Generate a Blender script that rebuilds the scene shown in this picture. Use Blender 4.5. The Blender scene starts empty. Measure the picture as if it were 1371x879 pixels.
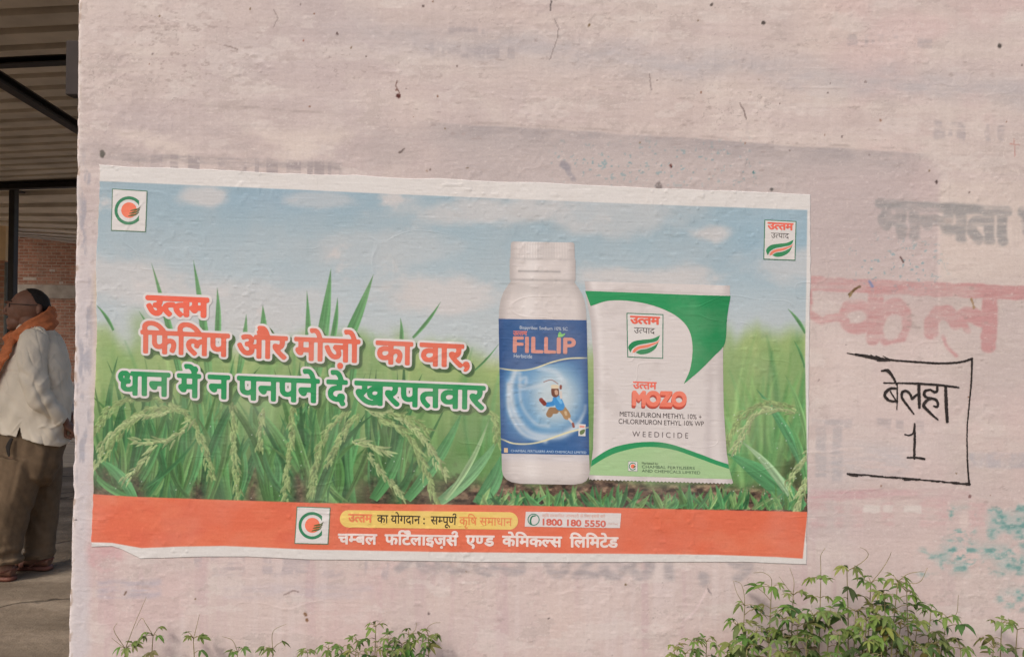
import bpy, bmesh, math, random
import numpy as np
from mathutils import Vector, Matrix

# ------------------------------------------------------------------ camera, sky, sun, exposure
sc = bpy.context.scene
COL = sc.collection
F_PX, CX, CY = 1076.0, 685.5, 439.5          # focal length and centre, in pixels of a 1371 x 879 frame
CAM = np.array([0.0, -2.3, 1.5])
YAW, ROLL = math.radians(1.7), math.radians(0.9)
_f = np.array([-math.sin(YAW), math.cos(YAW), 0.0])
_r0 = np.array([math.cos(YAW), math.sin(YAW), 0.0])
_u0 = np.array([0.0, 0.0, 1.0])
_r = math.cos(ROLL) * _r0 + math.sin(ROLL) * _u0
_u = -math.sin(ROLL) * _r0 + math.cos(ROLL) * _u0
cd = bpy.data.cameras.new('camera')
cd.sensor_width = 36.0
cd.lens = F_PX * 36.0 / 1371.0
cd.clip_start, cd.clip_end = 0.05, 2000.0
cam = bpy.data.objects.new('camera', cd)
COL.objects.link(cam)
cam.matrix_world = Matrix(((_r[0], _u[0], -_f[0], CAM[0]), (_r[1], _u[1], -_f[1], CAM[1]),
                           (_r[2], _u[2], -_f[2], CAM[2]), (0, 0, 0, 1)))
sc.camera = cam

SUN_EL, SUN_AZ = math.radians(46), math.radians(214)     # azimuth clockwise from +Y: the sun stands front left
world = bpy.data.worlds.new("World")
sc.world = world
world.use_nodes = True
wn = world.node_tree
bg = wn.nodes['Background']
sky = wn.nodes.new('ShaderNodeTexSky')
sky.sky_type = 'NISHITA'
sky.sun_disc = False
sky.sun_elevation = SUN_EL
sky.sun_rotation = SUN_AZ
sky.air_density, sky.dust_density, sky.ozone_density = 1.0, 4.0, 1.0
wn.links.new(sky.outputs[0], bg.inputs[0])
bg.inputs[1].default_value = 0.135
sd = bpy.data.lights.new('sun', 'SUN')
sd.energy = 1.5
sd.angle = math.radians(10)
sd.color = (1.0, 0.93, 0.84)
sun = bpy.data.objects.new('sun', sd)
COL.objects.link(sun)
_sv = Vector((math.sin(SUN_AZ) * math.cos(SUN_EL), math.cos(SUN_AZ) * math.cos(SUN_EL), math.sin(SUN_EL)))
sun.rotation_euler = _sv.to_track_quat('Z', 'Y').to_euler()
vs = sc.view_settings
vs.view_transform = 'Standard'
vs.look = 'None'
vs.exposure = 0.27
vs.gamma = 1.0
vs.use_curve_mapping = False
sc.cycles.max_bounces = 6

# ------------------------------------------------------------------ helpers
ILL = np.array([1.02, 0.96, 0.90])       # light that falls on the wall (measured), turns seen colours into albedo
def lin(c):
    c = np.asarray(c, dtype=np.float64) / 255.0
    return np.where(c <= 0.04045, c / 12.92, ((c + 0.055) / 1.055) ** 2.4)
def alb(c):
    return np.clip(lin(c) / ILL, 0.004, 0.9)

def ray(px, py):
    a = (np.asarray(px, float) - CX) / F_PX
    b = (CY - np.asarray(py, float)) / F_PX
    return a[..., None] * _r + b[..., None] * _u + _f
def on_y(px, py, y=0.0):
    """world x, z of a measured point on the upright plane at depth y"""
    d = ray(px, py)
    t = (y - CAM[1]) / d[..., 1]
    return CAM[0] + d[..., 0] * t, CAM[2] + d[..., 2] * t
def on_ground(px, py, z=0.0):
    d = ray(px, py)
    t = (z - CAM[2]) / d[..., 2]
    return CAM[0] + d[..., 0] * t, CAM[1] + d[..., 1] * t
def V3(px, py, y):
    x, z = on_y(np.array(float(px)), np.array(float(py)), y)
    return Vector((float(x), y, float(z)))

_lat = {}
def vn(x, y, seed=0):
    """smooth value noise, about -1..1"""
    if seed not in _lat:
        _lat[seed] = np.random.RandomState(seed + 11).uniform(-1, 1, (256, 256))
    L = _lat[seed]
    xi, yi = np.floor(x).astype(int), np.floor(y).astype(int)
    fx, fy = x - xi, y - yi
    fx, fy = fx * fx * fx * (fx * (fx * 6 - 15) + 10), fy * fy * fy * (fy * (fy * 6 - 15) + 10)
    a, b = L[yi & 255, xi & 255], L[yi & 255, (xi + 1) & 255]
    c, d = L[(yi + 1) & 255, xi & 255], L[(yi + 1) & 255, (xi + 1) & 255]
    return (a + (b - a) * fx) * (1 - fy) + (c + (d - c) * fx) * fy
def fbm(x, y, seed=0, o=4):
    s, a, t = 0, 1.0, 0
    for k in range(o):
        s = s + a * vn(x * 2 ** k + 17.3 * k, y * 2 ** k + 9.1 * k, seed + k)
        t += a
        a *= 0.55
    return s / t * 1.5
def sst(a, b, x):
    t = np.clip((x - a) / (b - a), 0, 1)
    return t * t * (3 - 2 * t)
def mixc(col, c, m):
    """col (...,3) toward sRGB colour c by mask m"""
    col += (np.asarray(c, float) - col) * np.clip(m, 0, 1)[..., None]
    return col

def tag(o, label=None, cat=None, group=None, kind=None):
    if label: o['label'] = label
    if cat: o['category'] = cat
    if group: o['group'] = group
    if kind: o['kind'] = kind
    return o
def empty(name, loc=(0, 0, 0)):
    o = bpy.data.objects.new(name, None)
    o.empty_display_size = 0.1
    COL.objects.link(o)
    o.location = loc
    return o
def link_mesh(name, me, mat, parent=None, loc=None):
    o = bpy.data.objects.new(name, me)
    COL.objects.link(o)
    if mat is not None:
        for m in (mat if isinstance(mat, (list, tuple)) else [mat]):
            me.materials.append(m)
    if parent is not None: o.parent = parent
    if loc is not None: o.location = loc
    return o
def np_mesh(name, verts, faces, cols=None, smooth=True):
    """mesh from numpy arrays; faces (n,3) or (n,4); cols linear rgb per vertex"""
    me = bpy.data.meshes.new(name)
    n, k = faces.shape
    me.vertices.add(len(verts))
    me.vertices.foreach_set('co', np.ascontiguousarray(verts, dtype=np.float32).ravel())
    me.loops.add(n * k)
    me.loops.foreach_set('vertex_index', np.ascontiguousarray(faces, dtype=np.int32).ravel())
    me.polygons.add(n)
    me.polygons.foreach_set('loop_start', np.arange(0, n * k, k, dtype=np.int32))
    me.polygons.foreach_set('use_smooth', np.full(n, smooth, dtype=bool))
    me.update(calc_edges=True)
    if cols is not None:
        at = me.color_attributes.new('Col', 'FLOAT_COLOR', 'POINT')
        c4 = np.ones((len(verts), 4), dtype=np.float32)
        c4[:, :3] = cols
        at.data.foreach_set('color', c4.ravel())
    return me
def grid_faces(ny, nx):
    i = np.arange(ny * nx).reshape(ny, nx)
    return np.stack([i[:-1, :-1], i[:-1, 1:], i[1:, 1:], i[1:, :-1]], -1).reshape(-1, 4)

# ---- node materials
class NT:
    def __init__(self, name):
        self.m = bpy.data.materials.new(name)
        self.m.use_nodes = True
        self.t = self.m.node_tree
        self.b = self.t.nodes['Principled BSDF']
    def n(self, typ, **kw):
        nd = self.t.nodes.new(typ)
        for k, v in kw.items(): setattr(nd, k, v)
        return nd
    def l(self, a, b): self.t.links.new(a, b)
    def val(self, sock, v): sock.default_value = v
    def pos(self):
        return self.n('ShaderNodeNewGeometry').outputs['Position']
    def obj(self):
        return self.n('ShaderNodeTexCoord').outputs['Object']
    def map(self, vec, scale=(1, 1, 1), rot=(0, 0, 0)):
        mp = self.n('ShaderNodeMapping')
        mp.inputs['Scale'].default_value = scale
        mp.inputs['Rotation'].default_value = rot
        self.l(vec, mp.inputs['Vector'])
        return mp.outputs[0]
    def noise(self, vec, scale, detail=4, rough=0.55):
        nz = self.n('ShaderNodeTexNoise')
        nz.inputs['Scale'].default_value = scale
        nz.inputs['Detail'].default_value = detail
        nz.inputs['Roughness'].default_value = rough
        self.l(vec, nz.inputs['Vector'])
        return nz.outputs['Fac']
    def ramp(self, fac, stops):
        r = self.n('ShaderNodeValToRGB')
        e = r.color_ramp.elements
        while len(e) < len(stops): e.new(0.5)
        for el, (p, c) in zip(e, stops):
            el.position = p
            el.color = (*c, 1) if len(c) == 3 else c
        self.l(fac, r.inputs[0])
        return r.outputs[0]
    def mix(self, fac, a, b, mode='MIX'):
        mx = self.n('ShaderNodeMix', data_type='RGBA', blend_type=mode)
        for s, v in ((mx.inputs[0], fac), (mx.inputs[6], a), (mx.inputs[7], b)):
            if hasattr(v, 'is_linked'): self.l(v, s)
            elif isinstance(v, (int, float)): s.default_value = v
            else: s.default_value = (*v, 1)
        return mx.outputs[2]
    def bump(self, h, strength, dist, prev=None):
        bp = self.n('ShaderNodeBump')
        bp.inputs['Strength'].default_value = strength
        bp.inputs['Distance'].default_value = dist
        self.l(h, bp.inputs['Height'])
        if prev is not None: self.l(prev, bp.inputs['Normal'])
        return bp.outputs[0]
    def attr(self):
        return self.n('ShaderNodeVertexColor', layer_name='Col').outputs[0]
    def out(self, color=None, rough=0.7, normal=None, spec=0.3):
        b = self.b
        if color is not None:
            if hasattr(color, 'is_linked'): self.l(color, b.inputs['Base Color'])
            else: b.inputs['Base Color'].default_value = (*color, 1)
        b.inputs['Roughness'].default_value = rough
        b.inputs['Specular IOR Level'].default_value = spec
        if normal is not None: self.l(normal, b.inputs['Normal'])
        return self.m

def simple_mat(name, c, rough=0.7, vary=0.25, scale=30, bump=0.0, dist=0.002, spec=0.3):
    """colour varied by noise, from an albedo triple"""
    t = NT(name)
    o = t.obj()
    nz = t.noise(o, scale, 5)
    c = np.asarray(c, float)
    col = t.ramp(nz, [(0.3, tuple(c * (1 - vary))), (0.7, tuple(np.clip(c * (1 + vary), 0, .95)))])
    nor = t.bump(t.noise(o, scale * 3, 4), bump, dist) if bump else None
    return t.out(col, rough, nor, spec)

# ---- plaster: real relief of the wall surface, shared by the wall and everything pasted on it
def relief(x, z):
    h = 0.0030 * vn(x / 0.42, z / 0.36, 3) + 0.0010 * vn(x / 0.13, z / 0.11, 4)
    patch = sst(-0.1, 0.7, vn(x / 0.21, z / 0.16, 5))
    h = h + patch * 0.00055 * vn(x / 0.026, z / 0.024, 6)
    lump = vn(x / 0.013, z / 0.012, 7)
    h = h + (0.28 + patch) * 0.00125 * np.clip(lump - 0.42, 0, 1)
    lump2 = vn(x / 0.02 + 0.5 * z, z / 0.014, 8)
    h = h - 0.0010 * np.clip(lump2 - 0.5, 0, 1)
    fold = np.abs(vn(x / 0.11 + .6 * z, z / 0.06, 10))
    h = h + 0.0006 * np.exp(-(fold / 0.03) ** 2) * sst(.25, .6, vn(x / .16, z / .13, 12))
    return h + 0.00012 * vn(x / 0.05, z / 0.005, 9)

# ------------------------------------------------------------------ lettering: glyph outlines -> fields -> meshes
RES = 64
Y0, Y1 = -0.5, 1.25
_glyph = {}
def fetch_glyphs(strings):
    todo = [s for s in dict.fromkeys(strings) if s not in _glyph]
    obs = []
    for s in todo:
        c = bpy.data.curves.new('glyph', 'FONT')
        c.body = s
        o = bpy.data.objects.new('glyph', c)
        COL.objects.link(o)
        obs.append(o)
    bpy.context.view_layer.update()
    dg = bpy.context.evaluated_depsgraph_get()
    for s, o in zip(todo, obs):
        eo = o.evaluated_get(dg)
        me = eo.to_mesh()
        me.calc_loop_triangles()
        co = np.zeros(len(me.vertices) * 3)
        me.vertices.foreach_get('co', co)
        ti = np.zeros(len(me.loop_triangles) * 3, dtype=np.int32)
        me.loop_triangles.foreach_get('vertices', ti)
        _glyph[s] = co.reshape(-1, 3)[:, :2][ti].reshape(-1, 3, 2)
        eo.to_mesh_clear()
    for o in obs:
        c = o.data
        bpy.data.objects.remove(o)
        bpy.data.curves.remove(c)
def tri_raster(tris, x0, y0, nx, ny, res, ss=3):
    A = np.zeros((ny * ss, nx * ss), dtype=bool)
    r = res * ss
    for t in tris:
        p = (t - (x0, y0)) * r
        a, b = np.floor(p.min(0)).astype(int), np.ceil(p.max(0)).astype(int) + 1
        a, b = np.maximum(a, 0), np.minimum(b, (nx * ss, ny * ss))
        if (b <= a).any(): continue
        X, Y = np.meshgrid(np.arange(a[0], b[0]) + .5, np.arange(a[1], b[1]) + .5)
        w = []
        for i in range(3):
            q, s = p[i], p[(i + 1) % 3]
            w.append((s[0] - q[0]) * (Y - q[1]) - (s[1] - q[1]) * (X - q[0]))
        w = np.array(w)
        A[a[1]:b[1], a[0]:b[0]] |= (w >= 0).all(0) | (w <= 0).all(0)
    return A.reshape(ny, ss, nx, ss).mean((1, 3))
_adv = {}
def advance(s):
    if s == ' ': return 0.26
    if s == 'ि': return 0.262
    return _glyph[s + '।'][..., 0].max() - _glyph['।'][..., 0].max()
def blur(A, s):
    k = int(math.ceil(3 * s))
    w = np.exp(-0.5 * (np.arange(-k, k + 1) / s) ** 2)
    w /= w.sum()
    for ax in (0, 1):
        P = np.pad(A, [(k, k) if i == ax else (0, 0) for i in range(A.ndim)], mode='edge')
        out = 0
        for i, wi in enumerate(w):
            sl = [slice(None)] * A.ndim
            sl[ax] = slice(i, i + A.shape[ax])
            out = out + wi * P[tuple(sl)]
        A = out
    return A
def dilate(A, r):
    """grow a 0..1 mask by r samples with a round brush"""
    if r <= 0: return A
    k = int(math.ceil(r))
    P = np.pad(A, k)
    out = np.zeros_like(A)
    for dy in range(-k, k + 1):
        for dx in range(-k, k + 1):
            d = math.hypot(dx, dy)
            if d <= r + 0.5:
                w = min(1.0, r + 0.5 - d)
                np.maximum(out, w * P[k + dy:k + dy + A.shape[0], k + dx:k + dx + A.shape[1]], out=out)
    return out
def seg_mask(X, Y, pts, w):
    d = np.full(X.shape, 1e9)
    for (ax, ay), (bx, by) in zip(pts[:-1], pts[1:]):
        vx, vy = bx - ax, by - ay
        t = np.clip(((X - ax) * vx + (Y - ay) * vy) / (vx * vx + vy * vy + 1e-12), 0, 1)
        d = np.minimum(d, np.hypot(X - ax - t * vx, Y - ay - t * vy))
    return d
def compose(tokens, bold=0.0, track=0.0):
    """lay out tokens -> (field, x0, em metrics). '~c' half form, '^' repha over the last letter"""
    xs, placed = 0.0, []
    for t in tokens:
        if t == ' ':
            xs += 0.26 + track
        elif t == '^':
            placed.append(('^', xs))
        else:
            placed.append((t, xs))
            if t[0] == '~':
                xs += half_adv(t[1:])
            else:
                xs += advance(t)
            xs += track
    pad = 0.35
    nx = int((xs + 2 * pad) * RES)
    ny = int((Y1 - Y0) * RES)
    A = np.zeros((ny, nx))
    for t, x in placed:
        if t == '^':
            xx, yy = np.meshgrid((np.arange(nx) + .5) / RES - pad, (np.arange(ny) + .5) / RES + Y0)
            c = x - 0.13
            arc = [(c + 0.13 * math.cos(a) - 0.05, HEAD + 0.125 + 0.11 * math.sin(a)) for a in np.linspace(-0.3, 3.0, 9)]
            arc = [(c + 0.045, HEAD)] + arc
            d = seg_mask(xx, yy, arc, 0)
            A = np.maximum(A, np.clip((0.034 - d) * RES + .5, 0, 1))
            continue
        g = _glyph[t.lstrip('~')]
        if t[0] == '~':
            R = tri_raster(g, 0 - .2, Y0, int((advance(t[1:]) + .4) * RES), ny, RES)
            cut = int((half_adv(t[1:]) + .2) * RES)
            R[:, cut:] = 0
            ox = int(round((x + pad - .2) * RES))
            if ox < 0: R, ox = R[:, -ox:], 0
            A[:, ox:ox + R.shape[1]] = np.maximum(A[:, ox:ox + R.shape[1]], R[:, :nx - ox])
        else:
            A = np.maximum(A, tri_raster_at(g, x + pad, nx, ny))
    A = dilate(A, bold * RES)
    return A, -pad
def tri_raster_at(g, x, nx, ny):
    a = max(int(math.floor((g[..., 0].min() + x) * RES)) - 2, 0)
    b = min(int(math.ceil((g[..., 0].max() + x) * RES)) + 2, nx)
    out = np.zeros((ny, nx))
    if b > a:
        out[:, a:b] = tri_raster(g + (x - a / RES, 0), 0, Y0, b - a, ny, RES)
    return out
def half_adv(c):
    if c in _adv: return _adv[c]
    g = _glyph[c]
    n = int((advance(c) + .3) * RES)
    R = tri_raster(g, 0, 0.0, n, int(HEAD * RES), RES)
    full = R[3:-3].mean(0) > 0.93
    idx = np.where(full)[0]
    if len(idx) == 0: _adv[c] = advance(c)
    else:
        k = idx[-1]
        while k > 0 and full[k - 1]: k -= 1
        _adv[c] = max(k - 1, 4) / RES
    return _adv[c]

def march(Fd, iso=0.5):
    """filled region Fd>iso on the unit grid -> points (n,2) in sample coordinates, triangles (m,3)"""
    ny, nx = Fd.shape
    v = np.stack([Fd[:-1, :-1], Fd[:-1, 1:], Fd[1:, 1:], Fd[1:, :-1]], -1)
    act = (v > iso).any(-1)
    jy, jx = np.where(act)
    vv = v[jy, jx]
    base = np.stack([jx, jy], -1).astype(float)
    offs = np.array([(0, 0), (1, 0), (1, 1), (0, 1)], float)
    tris = []
    for idx in ((0, 1, 2), (0, 2, 3)):
        P = base[:, None, :] + offs[list(idx)][None]
        Q = vv[:, list(idx)] - iso
        ins = Q > 0
        cnt = ins.sum(1)
        tris.append(P[cnt == 3])
        for k in range(3):
            a, b, c = k, (k + 1) % 3, (k + 2) % 3
            m = (cnt == 1) & ins[:, a]
            if m.any():
                p, q = P[m], Q[m]
                tb = (q[:, a] / (q[:, a] - q[:, b]))[:, None]
                tc = (q[:, a] / (q[:, a] - q[:, c]))[:, None]
                tris.append(np.stack([p[:, a], p[:, a] + (p[:, b] - p[:, a]) * tb, p[:, a] + (p[:, c] - p[:, a]) * tc], 1))
            m = (cnt == 2) & ~ins[:, a]
            if m.any():
                p, q = P[m], Q[m]
                tb = (q[:, b] / (q[:, b] - q[:, a]))[:, None]
                tc = (q[:, c] / (q[:, c] - q[:, a]))[:, None]
                nb = p[:, b] + (p[:, a] - p[:, b]) * tb
                nc = p[:, c] + (p[:, a] - p[:, c]) * tc
                tris.append(np.stack([nb, p[:, b], p[:, c]], 1))
                tris.append(np.stack([nb, p[:, c], nc], 1))
    T = np.concatenate(tris, 0) if tris else np.zeros((0, 3, 2))
    key = np.round(T.reshape(-1, 2) * 512).astype(np.int64)
    kk = key[:, 0] * (1 << 32) + key[:, 1]
    _, first, inv = np.unique(kk, return_index=True, return_inverse=True)
    pts = T.reshape(-1, 2)[first]
    f = inv.reshape(-1, 3)
    good = (f[:, 0] != f[:, 1]) & (f[:, 1] != f[:, 2]) & (f[:, 0] != f[:, 2])
    return pts, f[good]

WORDS = {
    'brand': ['उ', '~त', 'त', 'म'],
    'product': ['उ', '~त', 'पा', 'द'],
    'line1': ['ि', 'फ', 'ि', 'ल', 'प', ' ', 'औ', 'र', ' ', 'मो', 'ज़ो', ' ', ' ', 'का', ' ', 'वा', 'र', ','],
    'line2': ['धा', 'न', ' ', 'में', ' ', 'न', ' ', 'प', 'न', 'प', 'ने', ' ', 'दे', ' ', 'ख', 'र', 'प', 'त', 'वा', 'र'],
    'pill_b': ['का', ' ', 'यो', 'ग', 'दा', 'न', ' ', ':', ' ', ' ', 'स', '~म', 'पू', 'ण', '^'],
    'pill_c': ['कृ', 'ि', 'ष', ' ', 'स', 'मा', 'धा', 'न'],
    'company': ['च', '~म', 'ब', 'ल', ' ', ' ', 'फ', 'ि', 'ट', '^', 'ला', 'इ', 'ज़', 'स', '^', ' ', ' ', 'ए', '~ण', 'ड', ' ', ' ', 'के', 'ि', 'म', 'क', '~ल', 'स', ' ', ' ', 'ि', 'ल', 'ि', 'म', 'टे', 'ड'],
    'help': ['कृ', 'ि', 'ष', ' ', 'स', '~म', 'ब', '~न', 'ि', 'ध', 'त', ' ', 'जा', 'न', 'का', 'री', ' ', 'के', ' ', 'ि', 'ल', 'ए', ' ', 'इ', 'स', 'से', ' ', 'क', 'रें'],
    'old1': ['मा', '~न', 'य', 'ता', ' ', 'प्र'],
    'old2': ['~स', 'कू', 'ल'],
}
WORDS['old1'] = ['मा', '~न', 'य', 'ता', ' ', 'प']
LATIN = ['FILLIP', 'MOZO', 'METSULFURON METHYL 10% +', 'CHLORIMURON ETHYL 10% WP', 'W E E D I C I D E', 'Marketed by:',
         'CHAMBAL FERTILISERS', 'AND CHEMICALS LIMITED', '1800 180 5550', 'Bispyribac Sodium 10% SC', 'Herbicide',
         'CHAMBAL FERTILISERS AND CHEMICALS LIMITED', '98385 02801 , 9', '(Toll Free)']
_tok = set()
for w_ in WORDS.values():
    for t_ in w_:
        if t_ not in (' ', '^'):
            _tok.add(t_.lstrip('~'))
fetch_glyphs(['।', 'न'] + sorted(_tok) + [t + '।' for t in sorted(_tok)] + LATIN)
HEAD = float(_glyph['न'][..., 1].max())
CAPH = float(_glyph['MOZO'][..., 1].max())

def word_field(key, bold=0.0, track=0.0):
    if key in WORDS: return compose(WORDS[key], bold, track)
    g = _glyph[key]
    nx = int((g[..., 0].max() + 0.8) * RES)
    A = tri_raster_at(g, 0.35, nx, int((Y1 - Y0) * RES))
    return dilate(A, bold * RES), -0.35

class Place:
    """maps em coordinates of a lettering field onto the wall plane measured in photo pixels:
    TL / TR are where the ink's left and right ends meet the top line, H the letter height"""
    def __init__(self, field, TL, TR, H, latin=False, slant=-0.012):
        A, x0 = field
        ys = slice(int((0.0 - Y0) * RES), int(((CAPH if latin else HEAD) - Y0) * RES))
        c = np.where((A[ys] > .5).any(0))[0]
        self.a, self.b = x0 + c[0] / RES, x0 + (c[-1] + 1) / RES
        self.x0, self.top = x0, (CAPH if latin else HEAD)
        self.TL, self.TR, self.H, self.slant = np.array(TL, float), np.array(TR, float), H, slant
    def __call__(self, p):
        ex = self.x0 + (p[:, 0] + .5) / RES
        ey = Y0 + (p[:, 1] + .5) / RES
        s = ((ex - self.a) / (self.b - self.a))[:, None]
        d = ((self.top - ey) / self.top * self.H)[:, None]
        return self.TL + (self.TR - self.TL) * s + d * np.array([self.slant, 1.0])

def shrink(field, f):
    """coarser copy of a field for small print"""
    return field

# ------------------------------------------------------------------ material of printed paper, and of the wall
def print_material():
    t = NT('printed_paper')
    p = t.pos()
    grain = t.noise(p, 900, 3)
    col = t.mix(0.10, t.attr(), t.ramp(grain, [(0.3, (0.35, 0.33, 0.31)), (0.75, (1, 1, 1))]), 'MULTIPLY')
    fade = t.noise(p, 6, 5)
    col = t.mix(t.ramp(fade, [(0.45, (0, 0, 0)), (0.8, (0.16, 0.16, 0.16))]), col, (0.55, 0.47, 0.42))
    wr = t.noise(t.map(p, (140, 140, 60)), 1.0, 4, 0.6)
    nrm = t.bump(wr, 0.25, 0.0012)
    nrm = t.bump(t.noise(p, 320, 2), 0.22, 0.0006, nrm)
    return t.out(col, 0.62, nrm, 0.25)
def wall_material():
    t = NT('old_limewash')
    p = t.pos()
    g1 = t.noise(t.map(p, (220, 220, 220)), 1.0, 4, 0.6)
    g2 = t.noise(t.map(p, (14, 14, 160)), 1.0, 5, 0.65)
    g3 = t.noise(t.map(p, (110, 110, 9)), 1.0, 4, 0.6)
    col = t.mix(0.14, t.attr(), t.ramp(g1, [(0.25, (0.45, 0.42, 0.40)), (0.7, (1, 1, 1))]), 'MULTIPLY')
    col = t.mix(t.ramp(g2, [(0.5, (0, 0, 0)), (0.75, (0.22, 0.22, 0.22))]), col, (0.60, 0.50, 0.46))
    col = t.mix(t.ramp(g3, [(0.52, (0, 0, 0)), (0.8, (0.14, 0.14, 0.14))]), col, (0.36, 0.30, 0.30))
    n1 = t.bump(t.noise(t.map(p, (48, 48, 58)), 1.0, 6, 0.62), 0.34, 0.004)
    n1 = t.bump(t.noise(t.map(p, (40, 40, 260)), 1.0, 3), 0.07, 0.0012, n1)
    n1 = t.bump(t.noise(p, 420, 2), 0.25, 0.0009, n1)
    return t.out(col, 0.93, n1, 0.12)
M_PRINT = print_material()
M_WALL = wall_material()

# ------------------------------------------------------------------ painted colours of the old wall (photo-measured, on the wall plane)
def paint_wall(X, Y):
    """X, Y: measured photo pixels on the wall plane -> sRGB 0..255"""
    c = np.zeros(X.shape + (3,))
    c[:] = (199, 180, 171)
    T = Y - 0.055 * (X - 100)                       # follows the rows of old lettering
    # horizontal brush bands, one per pass of the brush
    b = fbm(X / 420, T / 26, 21, 4)
    mixc(c, (205, 188, 176), sst(0.0, 0.8, b) * 0.5)
    mixc(c, (188, 169, 161), sst(0.0, 0.8, -b) * 0.4)
    iso = fbm(X / 48, Y / 40, 25, 5)
    mixc(c, (209, 193, 181), sst(0.1, 0.7, iso) * 0.45)
    mixc(c, (184, 166, 158), sst(0.1, 0.8, -iso) * 0.40)
    weave = vn(X / 5, Y / 90, 27) + vn(X / 110, Y / 4.5, 28)
    c += 2.2 * weave[..., None]
    b2 = fbm(X / 190, T / 9, 31, 3)
    mixc(c, (212, 194, 184), sst(0.2, 0.9, b2) * 0.22)
    mixc(c, (184, 163, 158), sst(0.25, 0.9, -b2) * 0.2)
    # pink lower wall with runs down it
    low = sst(690, 800, Y)
    mixc(c, (199, 177, 169), low * 0.8)
    v = fbm(X / 16, Y / 200, 41, 4)
    run = sst(560, 800, Y)
    mixc(c, (206, 187, 180), run * sst(0.1, 0.8, v) * 0.7)
    mixc(c, (190, 162, 160), run * sst(0.15, 0.8, -v) * 0.55)
    big = fbm(X / 230, Y / 170, 51, 4)
    mixc(c, (180, 164, 162), sst(0.15, 0.9, big) * 0.35)
    mixc(c, (210, 186, 172), sst(0.15, 0.9, -big) * 0.4)
    # limewash scaled off in crisp-edged islands, and older coats under it
    fl_ = fbm(X / 38 + .4 * vn(X / 9, Y / 9, 58), Y / 26, 59, 6)
    mixc(c, (180, 163, 154), sst(.50, .535, fl_) * .38)
    mixc(c, (212, 197, 186), (sst(.46, .50, fl_) - sst(.50, .535, fl_)) * .5)
    fl2_ = fbm(X / 60, Y / 24, 63, 6)
    mixc(c, (211, 196, 186), sst(.40, .44, -fl2_) * .40)
    ck = np.abs(fbm(X / 70, Y / 55, 67, 5)) + .05 * sst(-.1, .2, vn(X / 110, Y / 90, 69))
    mixc(c, (150, 134, 126), (1 - sst(.003, .009, ck)) * .5)
    pk_ = fbm(X / 120, Y / 80, 57, 4)
    mixc(c, (204, 172, 166), sst(0.0, 0.7, pk_) * .40 * (.12 + .88 * np.maximum(sst(600, 760, Y), sst(1080, 1140, X))))
    wob = 9 * fbm(X / 90, Y / 60, 61, 3)
    wear = fbm(X / 34, Y / 13, 71, 4)
    # lavender band across the top
    yb = 62 + 0.083 * (X - 640) + wob
    m = np.exp(-((Y - yb) / 19) ** 2) * sst(380, 560, X)
    mixc(c, (181, 170, 167), m * (0.62 + 0.3 * wear))
    # long darker band whose top edge is sharp
    yt = 160 + 0.064 * (X - 540) + 0.3 * wob
    m = sst(-1.5, 2.5, Y - yt) * (1 - sst(16, 44, Y - yt)) * sst(520, 640, X + wob) * (1 - sst(1200, 1262, X + wob))
    mixc(c, (168, 155, 151), m * (0.85 + 0.3 * wear))
    m = sst(0, 30, Y - yt) * (1 - sst(95, 200, Y - yt)) * sst(540, 640, X + 2 * wob) * (1 - sst(1180, 1262, X + wob))
    mixc(c, (183, 168, 162), m * 0.75)
    m = np.exp(-((Y - yt + 3) / 2.0) ** 2) * sst(230, 330, X) * (1 - sst(1180, 1250, X))
    mixc(c, (158, 142, 134), m * sst(-0.3, 0.5, wear) * 0.5)
    m = sst(1100, 1180, X) * sst(300, 420, Y) * (1 - sst(760, 860, Y))
    mixc(c, (190, 172, 162), m * .35)
    # mauve block right of the poster, limewash patch beyond
    m = sst(1060, 1090, X) * (1 - sst(1256, 1262, X)) * sst(205, 250, Y) * (1 - sst(330, 480, Y))
    mixc(c, (186, 167, 162), m * 0.6)
    m = sst(1254, 1260, X) * sst(235, 250, Y) * (1 - sst(365, 378, Y))
    mixc(c, (207, 189, 176), m * 0.55)
    m = np.exp(-((X - 1257) / 2.2) ** 2) * sst(240, 300, Y) * (1 - sst(380, 520, Y))
    mixc(c, (210, 190, 180), m * 0.7)
    m = sst(1092, 1120, X) * (1 - sst(1240, 1290, X)) * sst(430, 470, Y) * (1 - sst(600, 660, Y))
    mixc(c, (207, 188, 180), m * 0.5)
    # cloudy wash marks above the poster's left half
    m = sst(0.05, 0.6, fbm(X / 75, Y / 42, 81, 4)) * sst(160, 185, Y) * (1 - sst(225, 250, Y)) * (1 - sst(520, 620, X))
    mixc(c, (180, 164, 158), m * 0.6)
    m = sst(-0.1, 0.5, -fbm(X / 75, Y / 42, 81, 4)) * sst(165, 185, Y) * (1 - sst(205, 232, Y)) * (1 - sst(520, 600, X))
    mixc(c, (213, 195, 182), m * 0.7)
    # edge strip: grey lavender limewash
    ex = 104 - 0.0157 * Y
    e = X - ex
    m = (1 - sst(18, 34, e + 0.8 * wob)) * sst(230, 420, Y + 3 * wob)
    mixc(c, (197, 186, 184), m * 0.8)
    m = sst(0.1, 0.55, fbm(X / 11, Y / 40, 91, 4)) * (1 - sst(20, 30, e)) * sst(180, 260, Y) * (1 - sst(640, 700, Y))
    mixc(c, (150, 146, 152), m * 0.62)
    m = np.exp(-((e - 37) / 8) ** 2) * sst(255, 300, Y) * (1 - sst(560, 680, Y)) * sst(-0.3, 0.5, fbm(X / 20, Y / 50, 95, 3))
    mixc(c, (205, 186, 140), m * 0.55)
    m = np.exp(-((e - 4) / 4) ** 2)
    mixc(c, (214, 199, 190), m * 0.6)
    m = sst(.30, .62, fbm(X / 5, Y / 12, 97, 3)) * (1 - sst(3, 9, e))
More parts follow.
